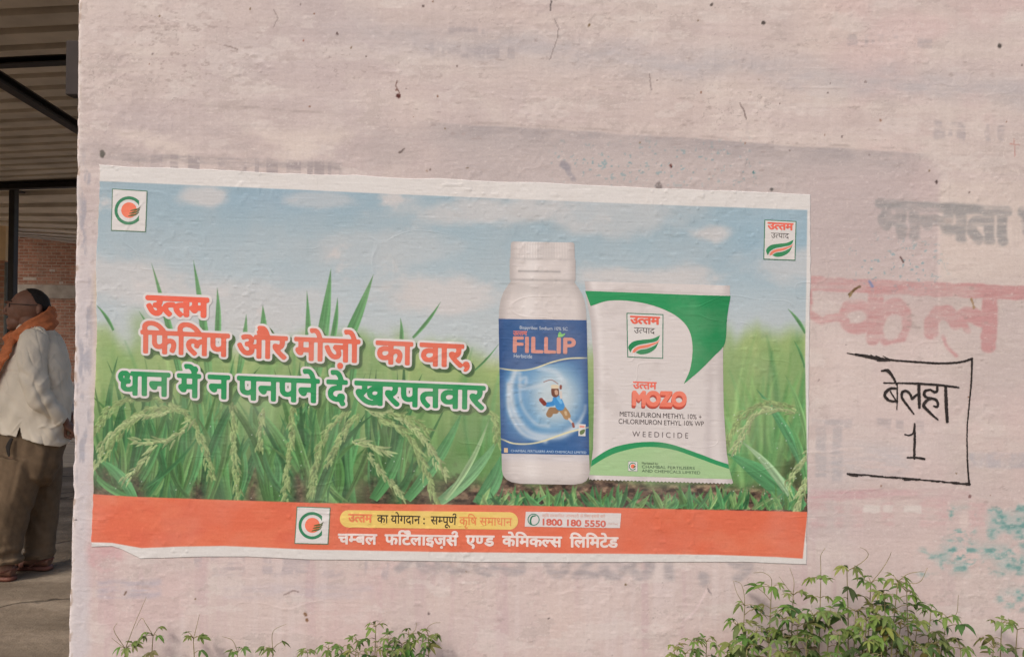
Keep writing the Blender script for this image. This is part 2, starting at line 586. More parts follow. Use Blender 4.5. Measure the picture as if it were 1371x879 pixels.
    mixc(c, (150, 126, 108), m * .75)
    return c

def stamp_field(canvas_shape, X, Y, A, place):
    """sample a lettering field at wall points (X, Y)"""
    u = place.TR - place.TL
    w = np.array([place.slant, 1.0]) * place.H
    det = u[0] * w[1] - u[1] * w[0]
    dx, dy = X - place.TL[0], Y - place.TL[1]
    s = (dx * w[1] - dy * w[0]) / det
    d = (-dx * u[1] + dy * u[0]) / det
    ex = place.a + s * (place.b - place.a)
    ey = place.top * (1 - d)
    ix = (ex - place.x0) * RES - .5
    iy = (ey - Y0) * RES - .5
    ok = (ix >= 0) & (ix < A.shape[1] - 1) & (iy >= 0) & (iy < A.shape[0] - 1)
    ix, iy = np.where(ok, ix, 0), np.where(ok, iy, 0)
    x0, y0 = ix.astype(int), iy.astype(int)
    fx, fy = ix - x0, iy - y0
    v = (A[y0, x0] * (1 - fx) + A[y0, x0 + 1] * fx) * (1 - fy) + (A[y0 + 1, x0] * (1 - fx) + A[y0 + 1, x0 + 1] * fx) * fy
    return np.where(ok, v, 0)
def rect(X, Y, x0, y0, x1, y1, soft=2.0, shear=0.0):
    yy = Y - shear * (X - x0)
    return sst(-soft, soft, X - x0) * sst(-soft, soft, x1 - X) * sst(-soft, soft, yy - y0) * sst(-soft, soft, y1 - yy)

def paint_old_signs(c, X, Y):
    wear = fbm(X / 26, Y / 5, 101, 4)
    wearv = fbm(X / 14, Y / 18, 111, 4)
    wx, wy = X + 1.2 * vn(X / 9, Y / 9, 121), Y + 1.2 * vn(X / 9, Y / 9, 122)
    # grey word, upper right
    Fd = word_field('old1', 0.075)
    pl = Place(Fd, (1171, 270), (1408, 284), 44, slant=0.02)
    m = stamp_field(None, wx, wy, blur(Fd[0], .8), pl)
    mixc(c, (150, 144, 140), m * np.clip(0.72 + 0.4 * wear, 0.3, 0.9))
    # red word
    red = rect(wx, wy, 1084, 370, 1420, 389, 1.5, 0.045)
    # letter shapes built from brush arcs
    def oval(x, y, rx, ry, a=0.0):
        dx, dy = wx - x, wy - y
        ca, sa = math.cos(a), math.sin(a)
        return (np.hypot((dx * ca + dy * sa) / rx, (dy * ca - dx * sa) / ry) - 1) * min(rx, ry)
    ka = np.maximum(oval(1146, 424, 24, 24), -oval(1146, 424.5, 13, 8.5, -.15))
    kb = np.maximum(oval(1196, 432, 24, 34, .15), -oval(1195, 438, 12, 18, .35))
    kb = np.maximum(kb, wy - 460 + .25 * (wx - 1196))
    red = np.maximum(red, (1 - sst(-2, 2, np.minimum(ka, kb))) * .92)
    arcs = [([(1172, 384), (1172, 420), (1169, 452)], 10.5),
            ([(1247, 444), (1247, 430), (1256, 419), (1268, 418), (1280, 431), (1292, 421), (1304, 422), (1314, 428)], 10.0),
            ([(1284, 430), (1292, 436), (1296, 442)], 4.5),
            ([(1262, 450), (1268, 464), (1280, 476)], 2.5),
            ([(1325, 392), (1325, 430), (1323, 462)], 10.5),
            ([(1084, 372), (1085, 418)], 2.2), ([(1085, 420), (1100, 430), (1120, 424), (1132, 430)], 5.0)]
    for pts, w in arcs:
        red = np.maximum(red, 1 - sst(w - 2, w + 2, seg_mask(wx, wy, pts, w)))
    mixc(c, (187, 137, 133), red * np.clip(0.62 + 0.34 * wear + 0.25 * sst(1270, 1330, X), 0.22, 0.9))
    # faint grey letter behind the poster's right edge
    g = np.maximum(rect(wx, wy, 1086, 561, 1140, 572), np.maximum(rect(wx, wy, 1092, 570, 1106, 640), rect(wx, wy, 1114, 570, 1128, 646)))
    mixc(c, (168, 159, 157), g * np.clip(0.4 + 0.4 * wear, 0, .6))
    mixc(c, (178, 170, 168), rect(X, Y, 1100, 595, 1215, 640, 14) * np.clip(0.3 + .4 * wear, 0, .5))
    mixc(c, (170, 163, 164), rect(wx, wy, 1296, 606, 1400, 626, 3) * np.clip(0.35 + 0.5 * wearv, 0, .6))
    # pink rule and blocks under the writing
    mixc(c, (190, 148, 148), rect(wx, wy, 1084, 655, 1300, 669, 3) * np.clip(0.5 + 0.5 * wear, 0, .8) * (1 - 0.7 * sst(1150, 1260, X)))
    for x0, x1 in ((1084, 1106), (1118, 1130), (1141, 1156), (1180, 1196), (1232, 1270), (1296, 1320)):
        mixc(c, (196, 158, 154), rect(wx, wy, x0, 668, x1, 705, 4) * np.clip(0.35 + 0.5 * wear, 0, .5))
    for x0, x1 in ((1156, 1178), (1182, 1196), (1211, 1233)):
        mixc(c, (208, 196, 186), rect(wx, wy, x0, 676, x1, 686, 1.5) * .7)
    # teal paint showing through flaked limewash
    fl = fbm(X / 13, Y / 8, 131, 6)
    fl2 = fbm(X / 30, Y / 24, 141, 3)
    area = np.maximum.reduce([rect(X, Y, 1270, 678, 1306, 716, 5), rect(X, Y, 1322, 676, 1420, 722, 5),
                              rect(X, Y, 1258, 722, 1312, 762, 12), rect(X, Y, 1228, 736, 1300, 768, 8) * .8,
                              rect(X, Y, 1312, 726, 1420, 768, 9) * .9, rect(X, Y, 1338, 786, 1420, 812, 12) * .9])
    mixc(c, (164, 171, 164), area * sst(-0.6, 0.3, fl2 + .3 * fl) * 0.75)
    mixc(c, (138, 161, 153), area * sst(0.0, 0.5, fl + 0.3 * fl2) * 0.9)
    mixc(c, (100, 141, 134), area * sst(0.35, 0.8, fl + 0.2 * fl2) * 0.75)
    mixc(c, (206, 186, 176), rect(X, Y, 1284, 688, 1296, 706, 3) * .8)
    # blue and teal flecks
    fk = fbm(X / 4.2, Y / 4.2, 151, 2)
    where = np.maximum(rect(X, Y, 1140, 325, 1260, 380, 25), rect(X, Y, 740, 195, 1010, 245, 25) * .9)
    mixc(c, (110, 150, 154), where * sst(0.70, 0.88, fk) * 0.55)
    # letter tops just above the poster and digits just below it
    tops = fbm(X / 13, np.floor(X / 31) * 3.1, 161, 2)
    yline = 204 + 0.042 * (X - 140)
    m = sst(-2, 2, wy - yline) * (1 - sst(9, 12, wy - yline)) * sst(140, 156, X) * (1 - sst(452, 460, X))
    mixc(c, (166, 153, 148), m * np.clip(0.5 + .5 * wear, 0, .8))
    m = sst(0.0, 0.12, tops) * sst(-2, 2, wy - yline) * (1 - sst(24, 40, wy - yline)) * sst(140, 156, X) * (1 - sst(452, 460, X))
    mixc(c, (160, 147, 144), m * np.clip(0.5 + .5 * wear, 0, .8))
    Fd = word_field('98385 02801 , 9', 0.05)
    pl = Place(Fd, (520, 721), (1010, 736), 42, latin=True)
    m = stamp_field(None, wx, wy, blur(Fd[0], 1.5), pl)
    mixc(c, (160, 149, 147), m * np.clip(0.58 + 0.45 * wear, 0.12, .8))
    m = sst(0.0, 0.25, fbm(X / 12, Y / 30, 171, 2)) * rect(wx, wy, 225, 738, 520, 768, 3, 0.02)
    mixc(c, (170, 156, 156), m * np.clip(0.3 + .5 * wear, 0, .55))
    mixc(c, (196, 150, 148), (1 - sst(18, 26, np.hypot((wx - 142) / 1.2, wy - 742))) * np.clip(0.5 + .5 * wearv, 0, .7))
    m = rect(wx, wy, 130, 775, 216, 800, 4) + rect(wx, wy, 300, 782, 500, 800, 6) * .5
    mixc(c, (176, 165, 170), np.clip(m, 0, 1) * np.clip(0.45 + .5 * wear, 0, .6))
    # faint lines of writing near the top
    for x0, y0, x1, y1 in ((575, 58, 690, 74), (600, 36, 652, 46), (1135, 46, 1252, 60), (1250, 160, 1400, 186), (1172, 560, 1240, 575)):
        m = rect(wx, wy, x0, y0, x1, y1, 3, 0.05) * sst(-0.35, 0.3, fbm(X / 9, Y / 30, 181, 2))
        mixc(c, (164, 152, 150), m * np.clip(0.4 + .5 * wear, 0, .6))
    # scraped patches, upper left
    sc_ = fbm(X / 7, Y / 4, 191, 4)
    m = sst(0.42, 0.72, sc_) * np.exp(-(((X - 240) / 130) ** 2 + ((Y - 70) / 70) ** 2))
    mixc(c, (150, 130, 122), m * 0.5)
    m = sst(0.68, 0.95, fbm(X / 14, Y / 6, 201, 4)) * sst(-.2, .5, fbm(X / 160, Y / 110, 205, 2))
    mixc(c, (156, 138, 130), m * 0.45)
    # specks: nail holes, insect nests, rust
    R = np.random.RandomState(5)
    spots = [(137, 206, 4.2, (88, 84, 76)), (533, 128, 3, (70, 30, 26)), (530, 120, 1.3, (116, 76, 64)), (1022, 31, 2.6, (70, 62, 58)),
             (953, 6, 2, (90, 80, 74)), (1338, 62, 3, (64, 58, 54)), (1033, 254, 2.4, (90, 88, 84)), (882, 249, 5, (128, 116, 112)),
             (789, 34, 2.2, (110, 88, 60)), (1254, 244, 2, (76, 60, 58)), (898, 222, 2, (90, 46, 40)), (1009, 231, 1.8, (70, 120, 120)),
             (406, 54, 1.5, (140, 84, 64)), (451, 45, 1.8, (88, 70, 66)), (409, 822, 2.4, (120, 84, 56)), (411, 829, 2, (120, 84, 56)),
             (99, 238, 2.6, (60, 50, 44)), (574, 820, 1.6, (120, 104, 100)), (1298, 663, 2, (120, 88, 84)), (101, 697, 2.4, (60, 52, 52))]
    for _ in range(75):
        x, y = R.uniform(110, 1375), R.choice([R.uniform(0, 250), R.uniform(0, 880)])
        k = R.rand()
        spots.append((x, y, R.uniform(0.6, 1.4), [(112, 96, 90), (138, 104, 84), (132, 116, 110), (122, 102, 76)][int(k * 4)]))
    for x, y, r, cc in spots:
        j = (np.abs(Xs1 - x) < 14)
        i = (np.abs(Ys1 - y) < 14)
        jj, ii = np.where(j)[0], np.where(i)[0]
        if len(jj) == 0 or len(ii) == 0: continue
        s = np.s_[ii[0]:ii[-1] + 1, jj[0]:jj[-1] + 1]
        d = np.hypot((X[s] - x), (Y[s] - y) * 0.8) + 0.9 * vn(X[s] / 2.3, Y[s] / 2.3, 211)
        mixc(c[s], cc, (1 - sst(r * .6, r * 1.25, d)) * .9)
    # scratches and streaks of dried plaster
    streaks = [([(1137, 394), (1143, 388), (1151, 383)], 1.7, (92, 70, 40)), ([(1140, 390), (1137, 398)], 1.0, (140, 118, 80)),
               ([(738, 0), (737, 14)], 1.0, (86, 78, 76)), ([(742, 26), (748, 38), (746, 52), (741, 66), (736, 80)], 0.6, (132, 118, 112)),
               ([(990, 138), (997, 150), (999, 160)], 0.9, (122, 106, 100)), ([(535, 204), (541, 199)], 1.4, (100, 86, 80)),
               ([(756, 222), (768, 240)], 3.2, (160, 150, 150)), ([(754, 220), (760, 224)], 5.0, (150, 142, 144)),
               ([(1205, 344), (1209, 350)], 1.2, (80, 56, 52)), ([(1164, 377), (1168, 383)], 2.0, (120, 130, 160)), ([(1300, 400), (1304, 412)], 1.4, (150, 120, 84)),
               ([(165, 801), (169, 792)], 1.3, (110, 86, 70)), ([(534, 124), (530, 114), (531, 108)], 0.7, (104, 72, 62)), ([(380, 796), (392, 790), (400, 791)], 1.0, (150, 130, 124)),
               ([(917, 830), (930, 818), (938, 806), (946, 790)], 1.6, (214, 190, 184)), ([(948, 788), (953, 796)], 1.0, (130, 118, 116)),
               ([(1357, 186), (1358, 210)], 0.8, (182, 136, 126)), ([(1352, 193), (1364, 194)], 0.8, (182, 136, 126)),
               ([(870, 100), (872, 120)], 1.0, (150, 134, 128)), ([(300, 60), (318, 66)], 1.0, (140, 122, 114)), ([(366, 36), (372, 24), (366, 12)], .8, (150, 134, 126))]
    for pts, w, cc in streaks:
        px = [p[0] for p in pts]; py = [p[1] for p in pts]
        jj = np.where((Xs1 > min(px) - 10) & (Xs1 < max(px) + 10))[0]
        ii = np.where((Ys1 > min(py) - 10) & (Ys1 < max(py) + 10))[0]
        if len(jj) == 0 or len(ii) == 0: continue
        s = np.s_[ii[0]:ii[-1] + 1, jj[0]:jj[-1] + 1]
        d = seg_mask(X[s] + 0.8 * vn(X[s] / 3, Y[s] / 3, 221), Y[s] + 0.8 * vn(X[s] / 3, Y[s] / 3, 222), pts, w)
        mixc(c[s], cc, (1 - sst(w * .5, w * 1.4, d)) * 0.85)
    # lime splashes
    m = sst(0.74, 0.95, fbm(X / 5, Y / 4, 231, 3))
    mixc(c, (214, 198, 188), m * 0.4)
    return c

# ------------------------------------------------------------------ the wall: thick slab, relief, rounded worn end
WALL_T = 0.23
xe, _ = on_y(np.array(98.0), np.array(440.0))
XE = float(xe)
def build_wall():
    global Xs1, Ys1
    x_r, z_b = on_y(np.array(1385.0), np.array(900.0))
    _, z_t = on_y(np.array(685.0), np.array(-14.0))
    _, z_b2 = on_y(np.array(90.0), np.array(892.0))
    step = 0.0026
    xs = np.arange(XE + 0.012, float(x_r) + 0.02, step)
    xs = np.concatenate([[XE, XE + 0.0012, XE + 0.0032, XE + 0.006, XE + 0.009], xs, np.linspace(xs[-1] + .08, 5.0, 30)])
    zs = np.arange(min(float(z_b), float(z_b2)) - 0.01, float(z_t) + 0.03, step)
    zs = np.concatenate([np.linspace(-0.15, zs[0] - .02, 26), zs, np.linspace(zs[-1] + .04, 3.6, 24)])
    Xw, Zw = np.meshgrid(xs, zs)
    # wall metres -> measured pixels
    def to_px(x, y, z):
        d = np.stack([x - CAM[0], y - CAM[1] + 0 * x, z - CAM[2]], -1)
        w = d @ _f
        return CX + F_PX * (d @ _r) / w, CY - F_PX * (d @ _u) / w
    PX, PY = to_px(Xw, np.zeros_like(Xw), Zw)
    Xs1, Ys1 = PX[len(zs) // 2], PY[:, len(xs) // 2]
    order = np.argsort(Ys1)
    PXo, PYo = PX[order], PY[order]
    Ys1 = Ys1[order]
    c = paint_wall(PXo, PYo)
    c = paint_old_signs(c, PXo, PYo)
    c = c + 2.2 * vn(PXo / 2.1, PYo / 2.1, 241)[..., None]
    inv = np.argsort(order)
    c = alb(np.clip(c[inv], 8, 245))
    # edge shape
    R = 0.011
    e = Xw - XE
    yy = -relief(Xw, Zw)
    rnd = np.where(e < R, R - np.sqrt(np.clip(R * R - (R - np.clip(e, 0, R)) ** 2, 0, None)), 0)
    yy = yy + rnd
    chip = 0.0022 * vn(Zw / 0.16, 0 * Zw, 251) + 0.0012 * vn(Zw / 0.02, 0 * Zw + 3, 252) - 0.006 * np.clip(vn(Zw / 0.05, 0 * Zw + 9, 253) - .45, 0, 1)
    Xd = Xw - chip * (1 - sst(0, 0.03, e))
    V = np.stack([Xd, yy, Zw], -1)
    ny, nx = Xw.shape
    # end face: a few columns wrapping round to the back
    cols_y = [0.03, 0.08, 0.15, WALL_T]
    side = np.stack([np.stack([V[:, 0, 0] + 0.002 * vn(zs / .05, np.full(ny, yk * 30), 254), np.full(ny, yk), zs], -1) for yk in cols_y], 1)[:, ::-1]
    cs = np.repeat(c[:, :1], len(cols_y), 1)
    V = np.concatenate([side, V], 1)
    c = np.concatenate([cs, c], 1)
    ny, nx = V.shape[:2]
    faces = grid_faces(ny, nx)
    verts = V.reshape(-1, 3)
    cc = c.reshape(-1, 3)
    # back and right end close the slab
    n0 = len(verts)
    ex = np.array([[xs[-1], WALL_T, zs[0]], [xs[-1], WALL_T, zs[-1]]])
    verts = np.concatenate([verts, ex], 0)
    cc = np.concatenate([cc, cc[:1], cc[:1]], 0)
    i = np.arange(ny * nx).reshape(ny, nx)
    extra = [[i[0, 0], n0, n0 + 1, i[-1, 0]], [n0, i[0, -1], i[-1, -1], n0 + 1]]
    me = np_mesh('plastered_wall', verts, np.concatenate([faces, np.array(extra)], 0), cc)
    o = link_mesh('plastered_wall', me, M_WALL)
    return tag(o, 'long pale pink limewashed wall with faded red and grey painted letters, carrying the poster', 'wall')
WALL = build_wall()

# ------------------------------------------------------------------ prints pasted on the wall
LAYER0, LSTEP = 0.0012, 0.00035
P0 = np.array([-0.15, 0.0, 1.4])      # poster origin on the wall
def print_mesh(name, P, faces, col, layer, parent, mat=None, origin=None):
    """P: (n,2) measured pixels on the wall plane; col: one sRGB colour or (n,3) array of them"""
    x, z = on_y(P[:, 0], P[:, 1])
    y = -(relief(x, z) + LAYER0 + LSTEP * layer)
    org = P0 if origin is None else origin
    V = np.stack([x, y, z], -1) - org
    col = np.asarray(col, float)
    c = alb(np.broadcast_to(col, (len(P), 3)) if col.ndim == 1 else col)
    if len(faces):
        a, b, d = V[faces[0, 0]], V[faces[0, 1]], V[faces[0, 2]]
        if np.cross(b - a, d - a)[1] > 0: faces = faces[:, ::-1]
    me = np_mesh(name, V, faces, c)
    return link_mesh(name, me, mat or M_PRINT, parent)
def lettering(name, key, TL, TR, H, col, layer, parent, bold=0.0, track=0.0, latin=False, grow=0.0, soft=0.0, shift=(0, 0), mat=None, origin=None, base=None, slant=-0.012):
    Fd = base or word_field(key, bold, track)
    pl = Place(Fd, TL, TR, H, latin, slant)
    A = dilate(Fd[0], grow * RES) if grow else Fd[0]
    A = blur(A, 0.7 + soft)
    p, f = march(A)
    q = pl(p) + np.array(shift, float)
    return print_mesh(name, q, f, col, layer, parent, mat, origin)
def inside(X, Y, poly):
    r = np.zeros(X.shape, dtype=bool)
    n = len(poly)
    for i in range(n):
        (x1, y1), (x2, y2) = poly[i], poly[(i + 1) % n]
        if y1 == y2: continue
        r ^= ((Y >= min(y1, y2)) & (Y < max(y1, y2)) & (X < x1 + (Y - y1) * (x2 - x1) / (y2 - y1)))
    return r
def smooth_path(pts, n=10, closed=False):
    """Catmull-Rom through points"""
    P = [np.array(p, float) for p in pts]
    out = []
    m = len(P)
    for i in range(m if closed else m - 1):
        p1, p2 = P[i], P[(i + 1) % m]
        p0 = P[(i - 1) % m] if (closed or i > 0) else 2 * p1 - p2
        p3 = P[(i + 2) % m] if (closed or i + 2 < m) else 2 * p2 - p1
        for k in range(n):
            t = k / n
            out.append(0.5 * ((2 * p1) + (-p0 + p2) * t + (2 * p0 - 5 * p1 + 4 * p2 - p3) * t * t + (-p0 + 3 * p1 - 3 * p2 + p3) * t ** 3))
    if not closed: out.append(P[-1])
    return [tuple(p) for p in out]
def field_shape(name, fn, box, col, layer, parent, step=0.5, mat=None, origin=None):
    """fn(X, Y) -> signed distance (px, inside > 0) or 0..1 mask minus .5; col may be a function of X, Y"""
    xs = np.arange(box[0] - 2, box[2] + 2, step)
    ys = np.arange(box[1] - 2, box[3] + 2, step)
    X, Y = np.meshgrid(xs, ys)
    p, f = march(fn(X, Y), 0.0)
    q = np.stack([xs[0] + p[:, 0] * step, ys[0] + p[:, 1] * step], -1)
    cc = col(q[:, 0], q[:, 1]) if callable(col) else col
    return print_mesh(name, q, f, cc, layer, parent, mat, origin)
def poly_shape(name, polys, col, layer, parent, step=0.4, soft=0.6, mat=None, origin=None):
    """union of polygons in measured pixels"""
    if not isinstance(polys[0][0], (tuple, list, np.ndarray)): polys = [polys]
    al = np.array([p for q in polys for p in q], float)
    box = (al[:, 0].min(), al[:, 1].min(), al[:, 0].max(), al[:, 1].max())
    ss = 3
    def fn(X, Y):
        xs = X[0, 0] + (np.arange(X.shape[1] * ss) - (ss - 1) / 2) * step / ss
        ys = Y[0, 0] + (np.arange(X.shape[0] * ss) - (ss - 1) / 2) * step / ss
        XX, YY = np.meshgrid(xs, ys)
        r = np.zeros(XX.shape, dtype=bool)
        for q in polys: r |= inside(XX, YY, q)
        m = r.reshape(X.shape[0], ss, X.shape[1], ss).mean((1, 3))
        return (blur(m, soft) if soft else m) - .5
    return field_shape(name, fn, box, col, layer, parent, step, mat, origin)

# ------------------------------------------------------------------ the poster: paper sheet with its printed landscape
TLc, TRc, BRc, BLc = (133.5, 221), (1085.5, 259.5), (1079.0, 754), (122.0, 733)
def quad(u, v):
    u, v = u[..., None], v[..., None]
    a, b, c, d = map(np.array, (TLc, TRc, BRc, BLc))
    return (a * (1 - u) + b * u) * (1 - v) + (d * (1 - u) + c * u) * v
def paint_poster(X, Y):
    H, W = X.shape
    c = np.zeros((H, W, 3))
    sx = X - 0.012 * (Y - 480)
    T = Y - 0.034 * (X - 130)                      # rows that run along the print's top edge
    # sky
    t = sst(240, 470, T)
    c[:] = np.array((151, 168, 174)) * (1 - t[..., None]) + np.array((184, 187, 185)) * t[..., None]
    mixc(c, (138, 162, 176), np.exp(-(((X - 380) / 120) ** 2 + ((Y - 262) / 26) ** 2)) * .55)
    mixc(c, (142, 168, 180), np.exp(-(((X - 1040) / 90) ** 2 + ((Y - 330) / 50) ** 2)) * .6)
    cl = fbm(X / 66, Y / 44, 301, 6)
    cl2 = fbm(X / 26, Y / 18, 311, 5)
    def cloud(x, y, rx, ry, k, cc=(199, 190, 184)):
        m = np.exp(-(((X - x) / rx) ** 2 + ((Y - y) / ry) ** 2) ** 1.0)
        mixc(c, cc, sst(0.2, 0.8, m + 0.30 * cl + 0.12 * cl2) * k)
    for a in ((272, 262, 40, 16, .8), (660, 285, 120, 26, .75), (820, 290, 120, 30, .55), (950, 312, 34, 14, .8), (590, 398, 90, 30, .85),
              (160, 372, 90, 34, .7), (430, 268, 50, 12, .5), (860, 372, 90, 22, .8), (330, 410, 140, 40, .5), (1055, 355, 60, 26, .6), (520, 330, 120, 25, .35)):
        cloud(*a)
    # far field, out of focus
    edge = 447 + 16 * fbm(X / 60, X * 0, 321, 4) + 14 * np.sin((X - 150) / 210) - 6 * sst(960, 1080, X) + 10 * sst(520, 640, X)
    m = sst(-16, 20, Y - edge)
    g = fbm(X / 26, Y / 120, 331, 4)
    fieldc = np.zeros_like(c)
    s = sst(440, 640, Y)
    fieldc[:] = np.array((150, 168, 108)) * (1 - s[..., None]) + np.array((98, 132, 78)) * s[..., None]
    mixc(fieldc, (172, 182, 122), sst(0.1, 0.9, g) * (1 - .6 * s))
    mixc(fieldc, (104, 142, 84), sst(0.1, 0.8, -g) * .7)
    mixc(fieldc, (120, 156, 96), sst(0, .8, fbm(X / 60, Y / 50, 341, 3)) * .5)
    mixc(fieldc, (176, 184, 118), np.exp(-((Y - 480) / 26) ** 2) * sst(500, 620, X) * (1 - sst(660, 720, X)) * .7)
    c += (fieldc - c) * m[..., None]
    # soft plumes of far grass rising into the sky
    for x, y0, y1, w in ((140, 424, 500, 16), (190, 405, 480, 14), (982, 425, 560, 9), (1003, 455, 560, 12), (1030, 440, 560, 9), (1066, 450, 560, 10), (640, 455, 520, 14), (965, 410, 540, 12), (538, 428, 480, 12), (480, 430, 500, 20)):
        mm = np.exp(-((X - x - (Y - y1) * .06) / w) ** 2) * sst(y0, y0 + 30, Y) * (1 - sst(y1 - 30, y1 + 40, Y))
        mixc(c, (138, 160, 104), mm * .6)
    # soil
    so = fbm(X / 9, Y / 5, 351, 5)
    soil = np.zeros_like(c)
    soil[:] = (98, 76, 62)
    mixc(soil, (150, 122, 98), sst(0.1, 0.7, so))
    mixc(soil, (52, 40, 34), sst(0.05, 0.6, -so))
    dip = 628 + 0.02 * (X - 100) + 10 * fbm(X / 45, X * 0, 361, 3)
    m = sst(-10, 12, Y - dip) * (0.25 + .75 * sst(560, 640, X) + .5 * np.exp(-((X - 160) / 60) ** 2)).clip(0, 1)
    c += (soil - c) * m[..., None]
    R = np.random.RandomState(77)
    def sub(x0, x1, y0, y1):
        xm0, xm1 = np.searchsorted(Xr, [x0, x1])
        i0 = np.searchsorted(Yr, y0 - 25); i1 = np.searchsorted(Yr, y1 + 25)
        return np.s_[max(i0, 0):min(i1, H), max(xm0 - 12, 0):min(xm1 + 12, W)]
    Xr, Yr = X[H // 2], Y[:, W // 2]
    def blade(x0, y0, x1, y1, w, bend, cc, k=1.0, sharp=0.9, rib=True):
        """leaf blade from base (x0,y0) to tip (x1,y1)"""
        s = sub(min(x0, x1) - abs(bend) - w, max(x0, x1) + abs(bend) + w, min(y0, y1), max(y0, y1))
        xx, yy = X[s], Y[s]
        if xx.size == 0: return
        dx, dy = x1 - x0, y1 - y0
        L = math.hypot(dx, dy)
        tt = ((xx - x0) * dx + (yy - y0) * dy) / (L * L)
        nn = ((xx - x0) * -dy + (yy - y0) * dx) / L - bend * 4 * tt * (1 - tt)
        tc = np.clip(tt, 0, 1)
        hw = w * (0.65 + 0.5 * np.sin(np.clip(tc * 1.3, 0, 1) * math.pi * .6)) * (1 - tc ** 2.2)
        m = np.clip((hw - np.abs(nn)) / sharp + .5, 0, 1) * ((tt > 0) & (tt < 1))
        cc = np.array(cc, float)
        sh = 1 + 0.16 * np.clip(nn / (w + .01), -1, 1) + 0.10 * vn(nn / 1.7, tt * 5, 371)
        if rib: sh = sh - 0.12 * np.exp(-(nn / 0.9) ** 2)
        v = c[s]
        v += (cc * sh[..., None] - v) * (m * k)[..., None]
    greens = [(86, 140, 84), (70, 128, 76), (104, 152, 88), (58, 112, 66), (124, 160, 96), (92, 148, 92), (78, 120, 62), (140, 170, 108)]
    # background stalks, dim
    for _ in range(90):
        x = R.choice([R.uniform(125, 660), R.uniform(960, 1082)])
        y0 = R.uniform(600, 668); ln = R.uniform(90, 170)
        blade(x, y0, x + R.uniform(-40, 40), y0 - ln, R.uniform(2, 5), R.uniform(-14, 14), np.array(greens[R.randint(8)]) * R.uniform(.95, 1.2), .42, 5.0, False)
    for x_, w_ in ((150, 26), (188, 14), (268, 10), (338, 9), (405, 12), (505, 26), (560, 22), (1060, 20)):
        mm = np.exp(-((X - x_ + .1 * (Y - 650)) / w_) ** 2) * sst(560, 640, Y) * .8
        mixc(c, (60, 62, 42), mm * sst(-.6, .3, fbm(X / 12, Y / 16, 375, 3)))
    # main clumps: fans of broad leaves
    clumps = [(215, 668, 80), (300, 672, 70), (375, 672, 60), (455, 672, 60), (520, 676, 50), (250, 668, 90), (165, 664, 60), (420, 676, 60)]
    for cx_, cy_, sp in clumps:
        for _ in range(25):
            x = cx_ + R.uniform(-.35, .35) * sp
            ang = R.normal(0, .30)
            ln = R.uniform(80, 165) if R.rand() < .8 else R.uniform(165, 205)
            cc = (np.array(greens[R.randint(7)]) * .75 + np.array((96, 142, 86)) * .25) * R.uniform(.70, 1.02)
            blade(x, cy_ + R.uniform(-6, 6), x + math.sin(ang) * ln, cy_ - math.cos(ang) * ln, R.uniform(2.8, 7.2), R.uniform(-18, 18), cc, .93, 1.2)
    for x0, y0, x1, y1, w in ((245, 520, 203, 352, 5), (282, 520, 259, 348, 6), (290, 470, 291, 385, 4.5), (350, 480, 352, 408, 6), (411, 520, 411, 389, 5),
                              (420, 520, 443, 359, 8.5), (445, 500, 500, 367, 8), (553, 452, 590, 404, 2.6), (152, 442, 129, 408, 2.4), (442, 470, 452, 398, 4),
                              (320, 500, 330, 420, 5), (470, 520, 476, 440, 5), (1078, 446, 1054, 413, 2.6), (1077, 492, 1062, 455, 2.0), (536, 470, 536, 425, 3), (220, 480, 186, 416, 3),
                              (630, 500, 668, 460, 1.4)):
        blade(x0, y0, x1, y1, w, 2, (92, 142, 88), .95, 1.0)
    for x_, w_ in ((140, 16), (182, 12), (266, 9), (338, 7), (402, 10), (510, 22), (566, 14), (618, 22)):
        mm = np.exp(-((X - x_) / w_) ** 2) * sst(622, 660, Y + 14 * fbm(X / 7, Y / 9, 379, 3)) * .85
        v = c; v += (soil * .8 - v) * mm[..., None]
    # broad slanting leaves
    for x0, y0, x1, y1, w, cc in ((588, 672, 668, 586, 9, (116, 158, 110)), (640, 674, 672, 606, 12, (88, 142, 92)), (545, 668, 620, 548, 9, (88, 140, 88)),
                                  (500, 668, 540, 580, 9, (80, 130, 78)), (596, 668, 655, 560, 4, (150, 176, 128)), (1074, 682, 972, 606, 15, (84, 140, 90)),
                                  (1078, 632, 1012, 520, 7, (90, 146, 96)), (1062, 672, 992, 590, 6, (152, 178, 136)), (1080, 660, 1054, 560, 5, (100, 150, 92)),
                                  (1080, 600, 1050, 500, 4, (120, 160, 100)), (130, 640, 190, 668, 5, (90, 140, 84)), (180, 668, 128, 612, 8, (92, 144, 92))):
        blade(x0, y0, x1, y1, w, 6, cc, .97, 1.0)
    # short grass in front of the packs
    for _ in range(210):
        x = R.uniform(640, 1078)
        ln = R.uniform(12, 34)
        ang = R.normal(0, .6)
        blade(x, 678 + 0.01 * (x - 700), x + math.sin(ang) * ln, 678 - math.cos(ang) * ln, R.uniform(1.2, 3.8), R.uniform(-3, 3), np.array(greens[R.randint(8)]) * R.uniform(.8, 1.1), .92, 1.0)
    mixc(c, (150, 170, 112), np.exp(-((Y - 500 - .03 * (X - 150)) / 40) ** 2) * (1 - sst(600, 690, X)) * sst(-.5, .6, fbm(X / 40, Y / 30, 377, 3)) * .45)
